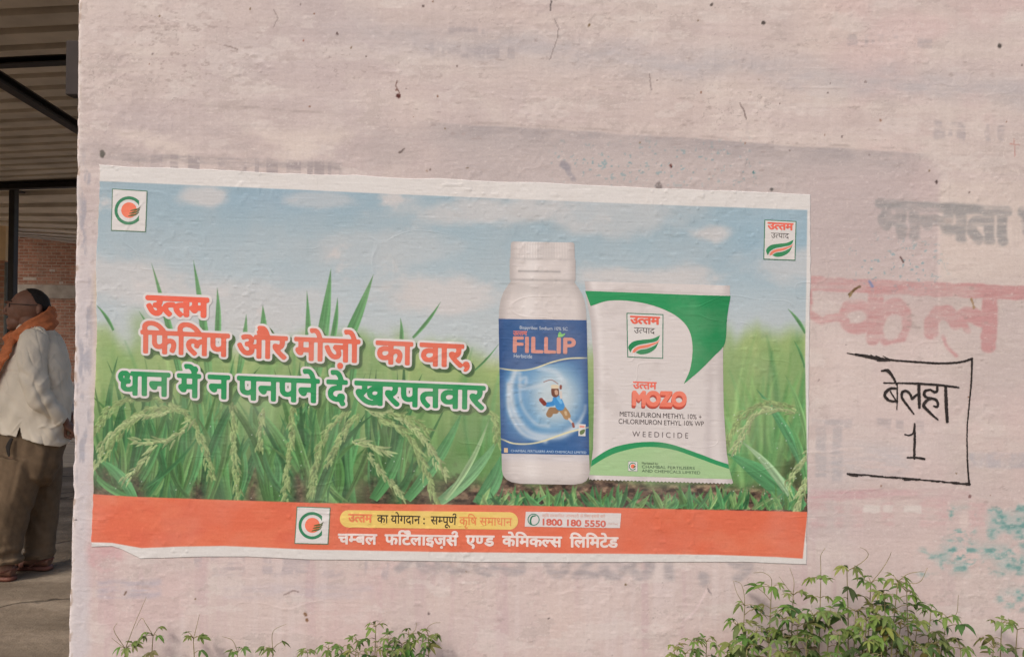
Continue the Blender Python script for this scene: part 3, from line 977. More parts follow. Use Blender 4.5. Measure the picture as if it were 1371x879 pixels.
    # ears of rice: arcs set with grains
    def ear(pts, n, gl, cc, drop):
        path = np.array(smooth_path(pts, 16))
        seg = np.concatenate([[0], np.cumsum(np.hypot(*np.diff(path, axis=0).T))])
        for k in range(len(path) - 1):
            blade(*path[k], *path[k + 1], 1.0, 0, np.array(cc) * .8, .8, 1.0, False)
        n = int(n * 1.9)
        for i in range(n):
            q = seg[-1] * (i + R.rand() * .6) / n
            x, y = np.interp(q, seg, path[:, 0]), np.interp(q, seg, path[:, 1])
            dx, dy = np.interp(q + 3, seg, path[:, 0]) - x, np.interp(q + 3, seg, path[:, 1]) - y
            a = math.atan2(dy, dx) + R.choice([-1, 1]) * R.uniform(.05, .5)
            ox, oy = R.uniform(-4, 4), R.uniform(-3, 3)
            L = gl * R.uniform(.8, 1.7)
            blade(x + ox, y + oy, x + ox + math.cos(a) * L, y + oy + math.sin(a) * L + drop, 1.55, .5, np.array(cc) * R.uniform(.78, 1.08), .88, 1.0, False)
    straw, pale = (146, 164, 106), (166, 178, 124)
    ear([(230, 535), (190, 530), (150, 545), (126, 580)], 46, 9, straw, 1)
    ear([(240, 545), (200, 548), (165, 572), (140, 610)], 40, 9, straw, 1)
    ear([(228, 552), (180, 560), (140, 590), (128, 625)], 34, 8, pale, 1)
    ear([(222, 540), (255, 560), (275, 600), (284, 640)], 44, 8, straw, 1)
    ear([(262, 560), (228, 590), (212, 592), (178, 592)], 18, 12, pale, 0)
    ear([(208, 596), (190, 620), (166, 640)], 12, 10, pale, 0)
    ear([(312, 538), (313, 590), (318, 640), (320, 665)], 46, 8, straw, 1)
    ear([(392, 540), (390, 590), (384, 640), (382, 665)], 46, 8, straw, 1)
    ear([(352, 545), (350, 575), (348, 600)], 20, 7, straw, 1)
    ear([(470, 545), (440, 575), (424, 620), (418, 660)], 44, 8, straw, 1)
    ear([(480, 552), (455, 590), (440, 620)], 30, 8, straw, 1)
    ear([(490, 548), (530, 556), (562, 580), (598, 634)], 48, 10, pale, 1)
    ear([(505, 558), (545, 580), (570, 625), (584, 672)], 46, 10, straw, 1)
    ear([(470, 592), (495, 594), (520, 604)], 14, 11, pale, 0)
    ear([(492, 605), (512, 630), (540, 664)], 18, 9, pale, 1)
    ear([(520, 552), (550, 560), (575, 575)], 18, 8, straw, 1)
    ear([(648, 548), (662, 560), (668, 590)], 16, 8, straw, 1)
    ear([(1062, 545), (1020, 540), (990, 560), (968, 600)], 40, 9, straw, 1)
    ear([(1068, 552), (1025, 548), (1000, 570), (984, 604)], 34, 9, pale, 1)
    ear([(1082, 605), (1068, 625), (1055, 645)], 14, 8, pale, 1)
    ear([(1084, 636), (1072, 660), (1066, 688)], 26, 8, pale, 1)
    # dew
    for _ in range(70):
        x, y = R.choice([R.uniform(130, 600), R.uniform(980, 1075)]), R.uniform(540, 668)
        s = sub(x - 2, x + 2, y, y)
        mixc(c[s], (206, 210, 196), (1 - sst(.4, 1.1, np.hypot(X[s] - x, Y[s] - y))) * .7)
    # warm patches where the ink has bled, folds where sheets meet
    mixc(c, (206, 192, 184), sst(.25, .9, fbm(X / 150, Y / 110, 381, 4)) * .10)
    return c

def build_poster():
    step = 0.74
    nu, nv = int(958 / step), int(520 / step)
    U, Vv = np.meshgrid(np.linspace(0, 1, nu), np.linspace(0, 1, nv))
    P = quad(U, Vv)
    X, Y = P[..., 0].copy(), P[..., 1].copy()
    # hand-trimmed edges
    k = np.clip((Vv - .9) / .1, 0, 1)
    bot = np.interp(X, [120, 150, 162, 188, 215, 270, 330, 420, 500, 650, 800, 1000, 1040, 1080],
                    [-1.5, -3.0, 0.5, 12.5, 11.5, 8.5, 7.0, 9.0, 8.0, 7.0, 4.0, -0.5, 0.5, 1.0])
    Y += k * bot
    k = np.clip((.1 - Vv) / .1, 0, 1)
    Y += k * (1.2 * vn(X / 60, X * 0, 391) + .5 * vn(X / 14, X * 0, 392))
    X += np.clip((.03 - U) / .03, 0, 1) * (1.4 * vn(Y / 50, Y * 0, 393) + .5 * vn(Y / 9, Y * 0, 394))
    X += np.clip((U - .97) / .03, 0, 1) * (1.0 * vn(Y / 70, Y * 0, 395) + .5 * vn(Y / 12, Y * 0, 396))
    c = paint_poster(X, Y)
    white = np.array((211, 202, 194))
    top = np.interp(X, [130, 400, 520, 700, 900, 1090], [242.5, 254, 259.5, 267, 275, 281.5])
    bl = np.interp(X, [120, 150, 172, 190, 240, 300, 420, 600, 800, 960, 1040, 1080], [725, 726, 730, 733, 731, 730, 735, 738, 740, 742, 745, 747.5])
    st = np.interp(X, [122, 180, 420, 700, 1080], [661, 664.5, 672.5, 676, 684.5])
    rx = np.interp(Y, [259, 480, 680, 754], [1081, 1077.5, 1081.5, 1074])
    m = np.maximum.reduce([sst(-.8, .8, top - Y), sst(-.8, .8, X - rx)])
    orange = np.zeros_like(c)
    orange[:] = (214, 106, 76)
    mixc(orange, (219, 120, 88), sst(0, .8, fbm(X / 60, Y / 30, 401, 4)) * .6)
    mixc(orange, (206, 98, 74), sst(0.1, .8, -fbm(X / 80, Y / 40, 402, 4)) * .5)
    k = sst(-.7, .7, Y - st)
    c += (orange - c) * k[..., None]
    mixc(c, white, np.maximum(m, sst(-.8, .8, Y - bl)))
    c = c + 2.5 * vn(X / 1.6, Y / 1.6, 403)[..., None]
    x, z = on_y(X, Y)
    y = -(relief(x, z) + LAYER0)
    V = np.stack([x, y, z], -1) - P0
    # turned-back rim gives the sheet its thickness against the wall
    rim = np.concatenate([V[0], V[1:, -1], V[-1, -2::-1], V[-2:0:-1, 0]], 0)
    rb = rim.copy(); rb[:, 1] += LAYER0 + 0.0004
    idx = np.arange(nu * nv).reshape(nv, nu)
    ri = np.concatenate([idx[0], idx[1:, -1], idx[-1, -2::-1], idx[-2:0:-1, 0]])
    n0 = nu * nv
    bi = n0 + np.arange(len(ri))
    rf = np.stack([ri, np.roll(ri, -1), np.roll(bi, -1), bi], -1)
    cc = alb(np.clip(c, 8, 240)).reshape(-1, 3)
    verts = np.concatenate([V.reshape(-1, 3), rb], 0)
    cc = np.concatenate([cc, cc[ri]], 0)
    fg = grid_faces(nv, nu)[:, ::-1]
    me = np_mesh('farm_poster', verts, np.concatenate([fg, rf], 0), cc)
    o = link_mesh('farm_poster', me, M_PRINT, None, tuple(P0))
    return tag(o, 'wide Hindi farm poster of green rice field, bottle and packet pasted on the pink wall', 'poster')
POSTER = build_poster()

WHITE, ORANGE_T, GREEN_T = (212, 202, 195), (216, 106, 82), (42, 138, 82)
def outlined(name, key, TL, TR, H, col, bold, track, ow, parent, shadow=True):
    base = word_field(key, bold, track)
    o = lettering(name, key, TL, TR, H, col, 4, parent, base=base)
    lettering('outline', key, TL, TR, H, WHITE, 3, o, base=base, grow=ow, soft=.8)
    if shadow:
        lettering('drop_shadow', key, TL, TR, H, (74, 96, 62), 2, o, base=base, grow=ow * 1.04, soft=2.0, shift=(3.2, 3.4))
        lettering('drop_shadow', key, TL, TR, H, (98, 122, 78), 1, o, base=base, grow=ow * 1.3, soft=4.0, shift=(3.6, 4.2))
    return o
outlined('headline', 'line1', (188, 442.5), (629.5, 462.5), 28.5, ORANGE_T, .044, .0, .075, POSTER)['label'] = 'orange line of the headline'
outlined('headline', 'line2', (158.5, 497.3), (650.7, 517.6), 29.5, GREEN_T, .044, .0, .075, POSTER)['label'] = 'green line of the headline'
outlined('brand_word', 'brand', (194.8, 396.8), (281, 400.6), 23, (226, 98, 74), .070, .0, .10, POSTER, False)

def leaf_mark(X0, Y0_, sx, sy, parent, layer):
    """two green leaves with an orange band between; unit box 0..1"""
    q = lambda pts: [(X0 + a * sx, Y0_ + b * sy) for a, b in smooth_path(pts, 8)]
    up = q([(0.06, .96), (0.0, .62), (.16, .32), (.45, .22), (.75, .16), (1.0, -.04)]) + q([(1.0, -.04), (.9, .28), (.6, .42), (.32, .52), (.14, .72), (.06, .96)])
    lo = q([(.22, .96), (.36, .8), (.6, .72), (.82, .55), (.95, .36)]) + q([(.95, .36), (.84, .74), (.64, .98), (.4, 1.06), (.22, .96)])
    mid = q([(.12, .98), (.18, .74), (.34, .58), (.62, .48), (.9, .33), (1.0, .16)]) + q([(1.0, .16), (.93, .38), (.8, .5), (.6, .66), (.34, .76), (.2, .94)])
    poly_shape('leaf', [up, lo], (36, 128, 78), layer, parent, .3, .5)
    poly_shape('leaf_band', mid, (226, 124, 96), layer, parent, .3, .5)
def frame_box(name, quadp, col_fill, col_line, lw, layer, parent, flat=False):
    o = poly_shape(name, list(quadp), col_line, layer, parent, .4, .4)
    c = np.array(quadp, float).mean(0)
    inn = [tuple(np.array(p, float) + (lw * np.sign(c[0] - p[0]), lw * np.sign(c[1] - p[1]))) for p in quadp]
    poly_shape('panel', inn, col_fill, layer + .6, parent if flat else o, .4, .4)
    return parent if flat else o
def product_stamp(q, parent, name='product_stamp', layer=2, flat=False):
    (x0, y0), (x1, y1), (x2, y2), (x3, y3) = q
    w, h = x1 - x0, y3 - y0
    o = frame_box(name, q, (210, 201, 193), (70, 120, 94), 1.3, layer, parent, flat)
    la = layer + 1.4
    sl = (y1 - y0) / w
    lettering('brand_word', 'brand', (x0 + .09 * w, y0 + .075 * h), (x1 - .09 * w, y0 + .075 * h + .82 * w * sl), .16 * h, (222, 100, 80), la, o, .055)
    lettering('lettering', 'product', (x0 + .2 * w, y0 + .33 * h), (x1 - .23 * w, y0 + .33 * h + .6 * w * sl), .125 * h, (58, 50, 50), la, o, .008)
    leaf_mark(x0 + .05 * w, y0 + .52 * h, .86 * w, .39 * h, o, la)
    return o
product_stamp(((1023, 294), (1066, 296), (1064.5, 349), (1021.5, 347.5)), POSTER)

def c_emblem(q, parent, line=True, name='emblem_panel', layer=2, flat=False):
    (x0, y0), (x1, y1), (x2, y2), (x3, y3) = q
    cx_, cy_ = (x0 + x1 + x2 + x3) / 4 + .0 * (x1 - x0), (y0 + y1 + y2 + y3) / 4
    w = x1 - x0
    o = frame_box(name, q, (211, 202, 195), (84, 118, 92), 1.2 if line else .4, layer, parent, flat)
    r1, r2, rs = .40 * w, .315 * w, .22 * w
    ex, ey = cx_ - .01 * w, cy_
    def ring(X, Y):
        d = np.hypot(X - ex, Y - ey)
        s = np.minimum(r1 - d, d - r2)
        return np.minimum(s, (ex + .29 * w) - X)
    field_shape('ring', ring, (ex - r1, ey - r1, ex + r1, ey + r1), (50, 122, 84), layer + 1.4, o, .35)
    field_shape('sun', lambda X, Y: rs - np.hypot(X - ex - .01 * w, Y - ey + .01 * w), (ex - rs, ey - rs, ex + rs, ey + rs), (230, 116, 86), layer + 1.4, o, .35)
    wv = []
    for k in range(3):
        a, b = ex + (.06 - .03 * k) * w, ey + (-.03 + .075 * k) * w
        wv.append(smooth_path([(a, b + .02 * w), (a + .12 * w, b - .02 * w), (a + .2 * w, b - .03 * w), (a + (.29 + .01 * k) * w, b - .10 * w)], 6) +
                  smooth_path([(a + (.29 + .01 * k) * w, b - .10 * w), (a + .22 * w, b + .0 * w), (a + .12 * w, b + .035 * w), (a - .02 * w, b + .045 * w)], 6))
    poly_shape('wave', wv, (92, 96, 52), layer + 2.2, o, .3, .4)
    return o
c_emblem(((150.5, 252.5), (198, 255.5), (196, 311), (149, 309)), POSTER)
c_emblem(((397.5, 677), (443, 678.5), (440, 728), (394.5, 727)), POSTER)

# ---- banner prints
pill = field_shape('slogan_pill', lambda X, Y: 11.6 - seg_mask(X, Y, [(467, 693.6), (682, 696.5)], 0), (450, 678, 700, 712), (226, 190, 104), 2, POSTER)
lettering('brand_word', 'brand', (466.5, 687.3), (499, 688.0), 10, (228, 128, 84), 3, pill, .05)
lettering('lettering', 'pill_b', (505, 688.5), (611.5, 691), 10.5, (66, 56, 42), 3, pill, .022)
lettering('lettering', 'pill_c', (615, 691.2), (686, 692.8), 10.5, (222, 128, 78), 3, pill, .018)
box = poly_shape('helpline_box', [(704, 684), (831.5, 686.2), (829.8, 706), (702.5, 704)], (211, 200, 194), 2, POSTER)
lettering('lettering', 'help', (726, 687.6), (810, 688.6), 3.6, (214, 158, 140), 3, box, .0)
lettering('phone_number', '1800 180 5550', (726.5, 693.6), (811, 696.2), 8.2, (204, 100, 84), 3, box, .045, latin=True)
lettering('lettering', '(Toll Free)', (814, 698.6), (827, 699), 2.6, (206, 160, 146), 3, box, latin=True)
def disc_ring(X, Y): return .7 - np.abs(np.hypot(X - 714.4, Y - 694.6) - 7.4)
ph = field_shape('phone_symbol', disc_ring, (705, 686, 724, 704), (80, 130, 110), 3, box, .3)
poly_shape('phone_symbol', [smooth_path([(717.5, 690), (713.5, 691), (711.4, 695), (711.8, 699.4), (713.2, 701)], 6) + smooth_path([(713.2, 701), (710.4, 701.2), (709.2, 697), (710.2, 692), (713, 689.2), (717, 688.6)], 6)], (30, 112, 80), 3, box, .3, .4)
lettering('company_name', 'company', (452.5, 714.0), (828, 718.8), 13, (226, 206, 196), 2, POSTER, .045, .0)

# ---- bottle
def rows_mesh(name, ys, left, right, nu, colf, layer, parent):
    ys = np.asarray(ys, float)
    U = np.linspace(0, 1, nu)
    L = np.array([left(y) for y in ys])[:, None]
    Rr = np.array([right(y) for y in ys])[:, None]
    X = L + (Rr - L) * U
    Yb = np.repeat(ys[:, None], nu, 1) + 0.016 * (X - 730)
    uu = np.repeat(U[None], len(ys), 0)
    c = colf(X, Yb, uu)
    P = np.stack([X, Yb], -1).reshape(-1, 2)
    f = grid_faces(len(ys), nu)
    f = np.concatenate([f[:, [0, 1, 2]], f[:, [0, 2, 3]]], 0)
    return print_mesh(name, P, f, c.reshape(-1, 3), layer, parent)
BL = [(324, 687), (326, 684), (346, 683.5), (347, 682.5), (374, 682.5), (377, 684), (384, 679), (392, 674), (402, 670.5), (414, 668.5), (427, 668), (520, 669.5), (606, 671.5), (630, 672), (637, 674), (642, 678), (645.5, 685), (647.5, 697)]
BR_ = [(324, 767), (326, 769), (346, 769.5), (347, 770.5), (374, 770.5), (377, 769), (384, 774), (392, 779), (402, 782.5), (414, 784.5), (427, 785), (520, 787), (606, 788.5), (630, 789.5), (637, 788), (642, 785), (645.5, 779), (647.5, 768)]
bl_ = lambda y: np.interp(y, [a for a, _ in BL], [b for _, b in BL])
br_ = lambda y: np.interp(y, [a for a, _ in BR_], [b for _, b in BR_])
def bottle_col(X, Y, u):
    c = np.zeros(X.shape + (3,))
    c[:] = (206, 193, 185)
    mixc(c, (168, 156, 150), sst(.72, 1.02, np.abs(u - .5) * 2) * .75)
    mixc(c, (222, 211, 203), np.exp(-((u - .33) / .10) ** 2) * .7)
    yy = Y - 0.016 * (X - 730)
    mixc(c, (176, 166, 160), np.exp(-((u - .56) / .16) ** 2) * sst(345, 360, yy) * 0 + np.exp(-((yy - 347) / 1.6) ** 2) * .55)
    mixc(c, (150, 142, 138), np.exp(-((yy - 363.5) / 1.3) ** 2) * .7 * (np.abs(u - .45) < .32))
    mixc(c, (170, 160, 154), np.exp(-((yy - 375) / 1.8) ** 2) * .8)
    mixc(c, (178, 167, 160), sst(376, 384, yy) * (1 - sst(384, 402, yy)) * .5)
    rid = (yy < 346) * (0.5 + 0.5 * np.sin(u * 150))
    mixc(c, (186, 175, 168), rid * .35)
    mixc(c, (182, 172, 166), (np.abs(u - .55) < .14) * (yy < 346) * .35)
    mixc(c, (172, 160, 153), sst(632, 649, yy) * .6)
    mixc(c, (188, 182, 186), sst(606, 609, yy) * (1 - sst(609, 622, yy)) * .5)
    return c
bot = rows_mesh('bottle_picture', np.linspace(324, 647.5, 440), bl_, br_, 170, bottle_col, 2.5, POSTER)
def label_col(X, Y, u):
    c = np.zeros(X.shape + (3,))
    c[:] = (58, 92, 136)
    yy = Y - 0.016 * (X - 730)
    mixc(c, (42, 72, 114), (1 - sst(427, 470, yy)) * .55)
    g = np.exp(-(((X - 742) / 40) ** 2 + ((yy - 532) / 46) ** 2))
    mixc(c, (92, 152, 190), sst(.05, .7, np.exp(-(((X - 725) / 58) ** 2 + ((yy - 530) / 62) ** 2))) * .75)
    mixc(c, (206, 206, 200), sst(.1, .95, g) * .85)
    low = sst(-2, 2, yy - np.interp(X, [670, 700, 740, 790], [585, 591, 586, 571]))
    mixc(c, (54, 92, 138), low)
    upm = sst(-2, 2, np.interp(X, [668, 700, 740, 787], [494, 496, 486, 478]) - yy)
    mixc(c, (56, 88, 132), upm)
    def swirl(pts, w, k, cc=(204, 206, 206)):
        d = seg_mask(X, yy, smooth_path(pts, 8), w)
        mixc(c, cc, np.exp(-(d / w) ** 2) * k * (1 - upm))
    swirl([(722, 492), (744, 498), (754, 510)], 4.5, .55)
    swirl([(690, 497), (684, 520), (690, 555), (712, 580), (748, 583), (772, 570)], 5.0, .8)
    swirl([(681, 515), (682, 550), (700, 580), (730, 590)], 3.4, .75)
    swirl([(772, 570), (782, 552), (784, 542)], 2.6, .6)
    swirl([(696, 500), (698, 540), (716, 566), (734, 570)], 3.0, .5)
    swirl([(697, 508), (704, 506), (703, 516), (696, 516), (702, 520), (722, 516), (738, 509)], 3.2, .6)
    for pts, w in (([(668, 493.5), (690, 496), (712, 494), (740, 484), (762, 479), (787, 478)], .8), ([(671, 588), (690, 594), (720, 592), (760, 578), (790, 570)], .9)):
        d = seg_mask(X, yy, smooth_path(pts, 8), w)
        mixc(c, (220, 206, 160), np.clip(w + .6 - d, 0, 1))
    # small running farmer, wearing a blue shirt and tan trousers
    def cap(pts, w, cc):
        mixc(c, cc, np.clip((w - seg_mask(X, yy, pts, w)) / .8 + .5, 0, 1))
    cap(smooth_path([(747, 513), (738, 508), (728, 511)], 6), .5, (150, 106, 96))
    cap([(744, 549), (738, 549), (735.5, 554)], 4.3, (150, 116, 84))
    cap([(752, 546), (757, 552), (759, 556)], 5.0, (164, 128, 90))
    cap([(762, 560), (767, 566)], 1.4, (206, 190, 180))
    cap([(767, 566), (768, 570)], 1.6, (140, 84, 74))
    cap([(746, 533), (740, 540), (733, 541)], 3.1, (60, 130, 184))
    cap([(746, 534), (750, 543)], 6.0, (66, 138, 192))
    cap([(751, 532), (750.6, 524)], 1.6, (206, 190, 178))
    cap([(750.6, 519), (750.8, 516)], 1.6, (136, 76, 64))
    cap([(729, 540), (724.5, 535)], 2.8, (132, 60, 50))
    cap([(743, 522), (743.4, 526)], 5.2, (112, 70, 56))
    cap([(740, 517), (746, 517)], 2.6, (210, 190, 160))
    cap([(744.6, 523.5), (745, 526)], 2.2, (196, 158, 132))
    cap([(747, 532), (751, 538)], 2.0, (108, 172, 212))
    cap([(757, 551), (758, 554)], 1.6, (196, 166, 128))
    mixc(c, (28, 56, 104), sst(.80, 1.02, np.abs(u - .5) * 2) * .45)
    mixc(c, (96, 134, 172), np.exp(-((u - .3) / .12) ** 2) * .16)
    return c
lab = rows_mesh('bottle_label', np.linspace(427.5, 607.5, 380), lambda y: bl_(y) - .4, lambda y: br_(y) + .2, 250, label_col, 3.4, bot)
lettering('lettering', 'Bispyribac Sodium 10% SC', (696, 436), (760, 438), 4.2, (190, 194, 200), 4.2, bot, .015, latin=True)
lettering('brand_word', 'brand', (687, 443), (706, 443.4), 5.2, (206, 118, 108), 4.2, bot, .05)
_fb = word_field('FILLIP', .034, .0)
lettering('lettering_outline', 'FILLIP', (687, 450.4), (771, 452.4), 20.5, (196, 160, 108), 4.2, bot, base=_fb, grow=.016, latin=True, soft=.3)
lettering('product_name', 'FILLIP', (687, 450.4), (771, 452.4), 20.5, (206, 138, 124), 4.8, bot, base=_fb, latin=True)
poly_shape('leaf', smooth_path([(747, 451), (747.5, 446), (750, 444), (752.5, 447), (757, 446), (753, 450.5), (747, 451)], 5), (128, 190, 108), 5.2, bot, .3, .4)
lettering('lettering', 'Herbicide', (688, 473.4), (712.5, 474.2), 5, (190, 194, 200), 4.2, bot, .01, latin=True)
lettering('lettering', 'CHAMBAL FERTILISERS AND CHEMICALS LIMITED', (684, 601.2), (785, 603.6), 3.0, (170, 186, 204), 4.2, bot, .02, latin=True)
st_ = poly_shape('label_stamp', [(774.6, 567), (784, 567.6), (783.6, 583.4), (774.4, 583)], (208, 202, 194), 4.2, bot, .35, .3)
poly_shape('stamp_mark', [smooth_path([(776, 580), (777, 576), (783, 574), (782, 579), (778, 581.4), (776, 580)], 4)], (98, 116, 70), 4.8, bot, .3, .3)
poly_shape('stamp_mark', [(776, 569), (782.6, 569.4), (782.4, 572), (776, 571.6)], (222, 140, 124), 4.8, bot, .3, .3)
poly_shape('stamp_mark', [(675, 599), (680, 599.2), (680, 605.4), (675, 605)], (206, 176, 140), 4.2, bot, .3, .3)

# ---- packet
PL = [(378, 783), (391, 784.5), (400, 785), (430, 791), (480, 794.5), (540, 795), (600, 794), (622, 791), (636, 788.5), (645, 788.5)]
PR = [(378, 977), (392, 977), (400, 976), (430, 970), (460, 967.5), (480, 967.5), (540, 968.5), (600, 972.5), (622, 976), (640, 981), (645, 981)]
pl_ = lambda y: np.interp(y, [a for a, _ in PL], [b for _, b in PL])
pr_ = lambda y: np.interp(y, [a for a, _ in PR], [b for _, b in PR])
poly_y = lambda X: 376.5 + 0.029 * (X - 783)
def packet_fn(X, Y):
    yy = Y - 0.029 * (X - 783)
    zig = 1.6 * (np.abs(((X - 788) / 5.0) % 1 - .5) * 2 - .5)
    return np.minimum.reduce([X - pl_(yy), pr_(yy) - X, yy - 376.5, 641.0 + zig - yy])
def packet_col(X, Y):
    c = np.zeros(X.shape + (3,))
    c[:] = (207, 195, 188)
    yy = Y - 0.029 * (X - 783)
    u = (X - pl_(yy)) / (pr_(yy) - pl_(yy))
    mixc(c, (172, 160, 155), sst(.86, 1.0, np.abs(u - .5) * 2) * .6)
    mixc(c, (220, 209, 202), np.exp(-((u - .06) / .025) ** 2) * .6)
    mixc(c, (186, 173, 168), np.exp(-((u - .90 + .0004 * (yy - 500)) / .03) ** 2) * sst(440, 520, yy) * .6)
    mixc(c, (182, 170, 164), np.exp(-((yy - 388) / 1.2) ** 2) * .5 + np.exp(-((yy - 631) / 1.2) ** 2) * .5)
    mixc(c, (186, 173, 166), sst(.2, .8, fbm(X / 34, Y / 26, 411, 3)) * .35)
    return c
pk = field_shape('packet_picture', packet_fn, (780, 374, 984, 652), packet_col, 2.5, POSTER, .5)
z5 = lambda pts: [(640 + x / 2.511, 310 + y / 2.511) for x, y in pts]
sw = smooth_path(z5([(360, 199), (520, 205), (700, 212), (848, 216)]), 5) + smooth_path(z5([(848, 216), (836, 290), (828, 375), (790, 420), (740, 470), (690, 512)]), 6) + \
     smooth_path(z5([(690, 512), (712, 460), (720, 390), (708, 330), (668, 285), (600, 252), (520, 234), (440, 232), (378, 250)]), 8)
def swoosh_col(X, Y):
    c = np.zeros(X.shape + (3,)); c[:] = (44, 140, 84)
    mixc(c, (26, 116, 66), sst(925, 960, X) * .6)
    return c
poly_shape('swoosh', sw, swoosh_col, 3.4, pk)
def arc_clip(X, Y, top, bottom):
    yy = Y - 0.029 * (X - 783)
    return np.minimum.reduce([X - pl_(yy) - .2, pr_(yy) - X - .2, Y - top(X), bottom(X) - Y])
def spl(pts):
    P = np.array(smooth_path(pts, 10))
    return lambda X: np.interp(X, P[:, 0], P[:, 1])
arc_o = spl(z5([(380, 768), (430, 735), (480, 716), (560, 705), (640, 711), (740, 744), (800, 767), (856, 785)]))
arc_i = spl(z5([(380, 788), (430, 757), (480, 737), (560, 722), (650, 730), (740, 760), (800, 782), (856, 800)]))
low_ = lambda X: 310 + 816 / 2.511 + 0.029 * (X - 787)
field_shape('curved_band', lambda X, Y: arc_clip(X, Y, arc_o, arc_i), (786, 585, 984, 640), (42, 138, 84), 3.4, pk)
field_shape('base_panel', lambda X, Y: arc_clip(X, Y, arc_i, low_), (786, 585, 984, 650), (158, 186, 134), 3.4, pk)
product_stamp(((838.5, 418.5), (888, 420.5), (887.5, 480), (839.5, 478)), pk, 'stamp_frame', 3.4, True)
lettering('brand_word', 'brand', (847, 510.4), (879, 511.6), 9, (226, 104, 84), 3.4, pk, .045)
_mb = word_field('MOZO', .075, .0)
lettering('letter_side', 'MOZO', (845.5, 524.6), (918.5, 526.4), 18, (164, 66, 52), 3.4, pk, base=_mb, latin=True, shift=(0, 1.6))
lettering('letter_side', 'MOZO', (845.8, 524), (919, 525.6), 18, (196, 84, 66), 3.7, pk, base=_mb, latin=True, shift=(0, .6))
lettering('product_name', 'MOZO', (846.5, 523.6), (919, 525.0), 17.4, (228, 122, 98), 4.1, pk, base=_mb, latin=True)
lettering('lettering', 'METSULFURON METHYL 10% +', (829.6, 550.2), (939, 554.4), 6.4, (64, 52, 52), 3.4, pk, .014, latin=True)
lettering('lettering', 'CHLORIMURON ETHYL 10% WP', (828, 560), (942, 563.4), 6.4, (64, 52, 52), 3.4, pk, .014, latin=True)
lettering('lettering', 'W E E D I C I D E', (846.4, 576.4), (921, 578.8), 7.2, (96, 84, 84), 3.4, pk, .0, latin=True)
c_emblem(((840.6, 616.4), (853.4, 617), (853.4, 630.4), (840.4, 629.6)), pk, False, 'emblem_panel', 4.2, True)
lettering('lettering', 'Marketed by:', (859, 617.4), (881, 618.2), 3, (64, 80, 60), 4.4, pk, .02, latin=True)
lettering('lettering', 'CHAMBAL FERTILISERS', (859, 621.8), (929.6, 624), 3.8, (58, 84, 62), 4.4, pk, .012, latin=True)
lettering('lettering', 'AND CHEMICALS LIMITED', (859, 627.2), (937, 630), 3.8, (58, 84, 62), 4.4, pk, .012, latin=True)

# ------------------------------------------------------------------ hand-written marker box on the wall
def charcoal_material():
    t = NT('black_marker')
    p = t.pos()
    nz = t.noise(p, 160, 4)
    col = t.ramp(nz, [(0.3, (0.012, 0.010, 0.010)), (0.75, (0.05, 0.04, 0.038))])
    return t.out(col, 0.8, t.bump(t.noise(p, 300, 3), .3, .001), .2)
M_INK = charcoal_material()
zg = lambda pts: [(1120 + x / 4.395, 460 + y / 4.395) for x, y in pts]
def strokes(name, items, parent, layer=.5, origin=None, scratch=0.0):
    al = np.array([p for pts, _ in items for p in pts])
    def fn(X, Y):
        s = np.full(X.shape, -9.0)
        for pts, w in items:
            P = smooth_path(pts, 8) if len(pts) > 2 else pts
            n = len(P)
            ww = np.interp(np.linspace(0, 1, n), np.linspace(0, 1, len(w)), w) if isinstance(w, (list, tuple)) else np.full(n, w)
            for k in range(n - 1):
                s = np.maximum(s, (ww[k] + ww[k + 1]) / 2 - seg_mask(X, Y, [P[k], P[k + 1]], 0))
        s = s + .12 + .30 * vn(X / 1.3, Y / 1.3, 501)
        if scratch: s = s - scratch * np.clip(vn(X / 9, Y / .9, 502) + .1, 0, 1) * 2.4
        return s
    return field_shape(name, fn, (al[:, 0].min() - 4, al[:, 1].min() - 4, al[:, 0].max() + 4, al[:, 1].max() + 4), (30, 22, 20), layer, parent, .3, M_INK, np.zeros(3))
zh = lambda pts: [(1178 + x / 10.23, 508 + y / 10.23) for x, y in pts]
wr = strokes('written_name', [
    (zg([(262, 158), (300, 158), (330, 195), (352, 238)]), [.8, 2.2, 1.6, 1.0]),
    (zh([(50, 42), (300, 46), (550, 54), (830, 74), (1075, 105)]), [.8, .9, 1.5, 1.4, 1.0]),
    (zh([(232, 45), (236, 200), (230, 405)]), [.9, .9, .6]),
    (zh([(225, 120), (150, 118), (80, 165), (66, 225), (130, 285), (235, 296)]), [1.0, 1.7, 2.0, 2.0, 1.6, 1.1]), (zh([(140, 160), (180, 225), (222, 292)]), .9),
    (zh([(530, 62), (534, 200), (540, 378)]), [2.0, 2.2, 1.8]),
    (zh([(535, 195), (490, 215), (440, 258), (415, 200), (355, 150), (300, 180), (304, 250), (370, 345), (462, 466)]), [1.6, 1.6, 1.6, 1.4, 1.6, 1.8, 1.6, 1.5, .9]),
    (zh([(780, 82), (782, 150), (745, 168), (690, 138), (625, 150), (604, 200), (640, 240), (712, 254)]), [1.5, 1.6, 1.6, 1.4, 1.8, 2.0, 1.7, 1.4]),
    (zh([(712, 256), (645, 280), (598, 345), (625, 390), (700, 465), (792, 548)]), [1.4, 1.8, 2.1, 1.9, 1.6, .9]),
    (zh([(706, 256), (765, 272), (792, 325), (780, 368), (736, 360)]), [1.4, 1.7, 1.8, 1.6, .8]),
    (zh([(898, 95), (906, 330), (920, 572)]), [1.9, 2.3, 1.9]),
    (zh([(338, 748), (400, 758), (455, 725), (474, 600)]), [.6, 1.0, 1.1, .7]), (zg([(460, 470), (459, 560), (456, 672)]), [.8, 1.5, 1.6]),
    (zg([(416, 668), (470, 668), (516, 676)]), [1.0, 1.3, 1.5])], WALL)
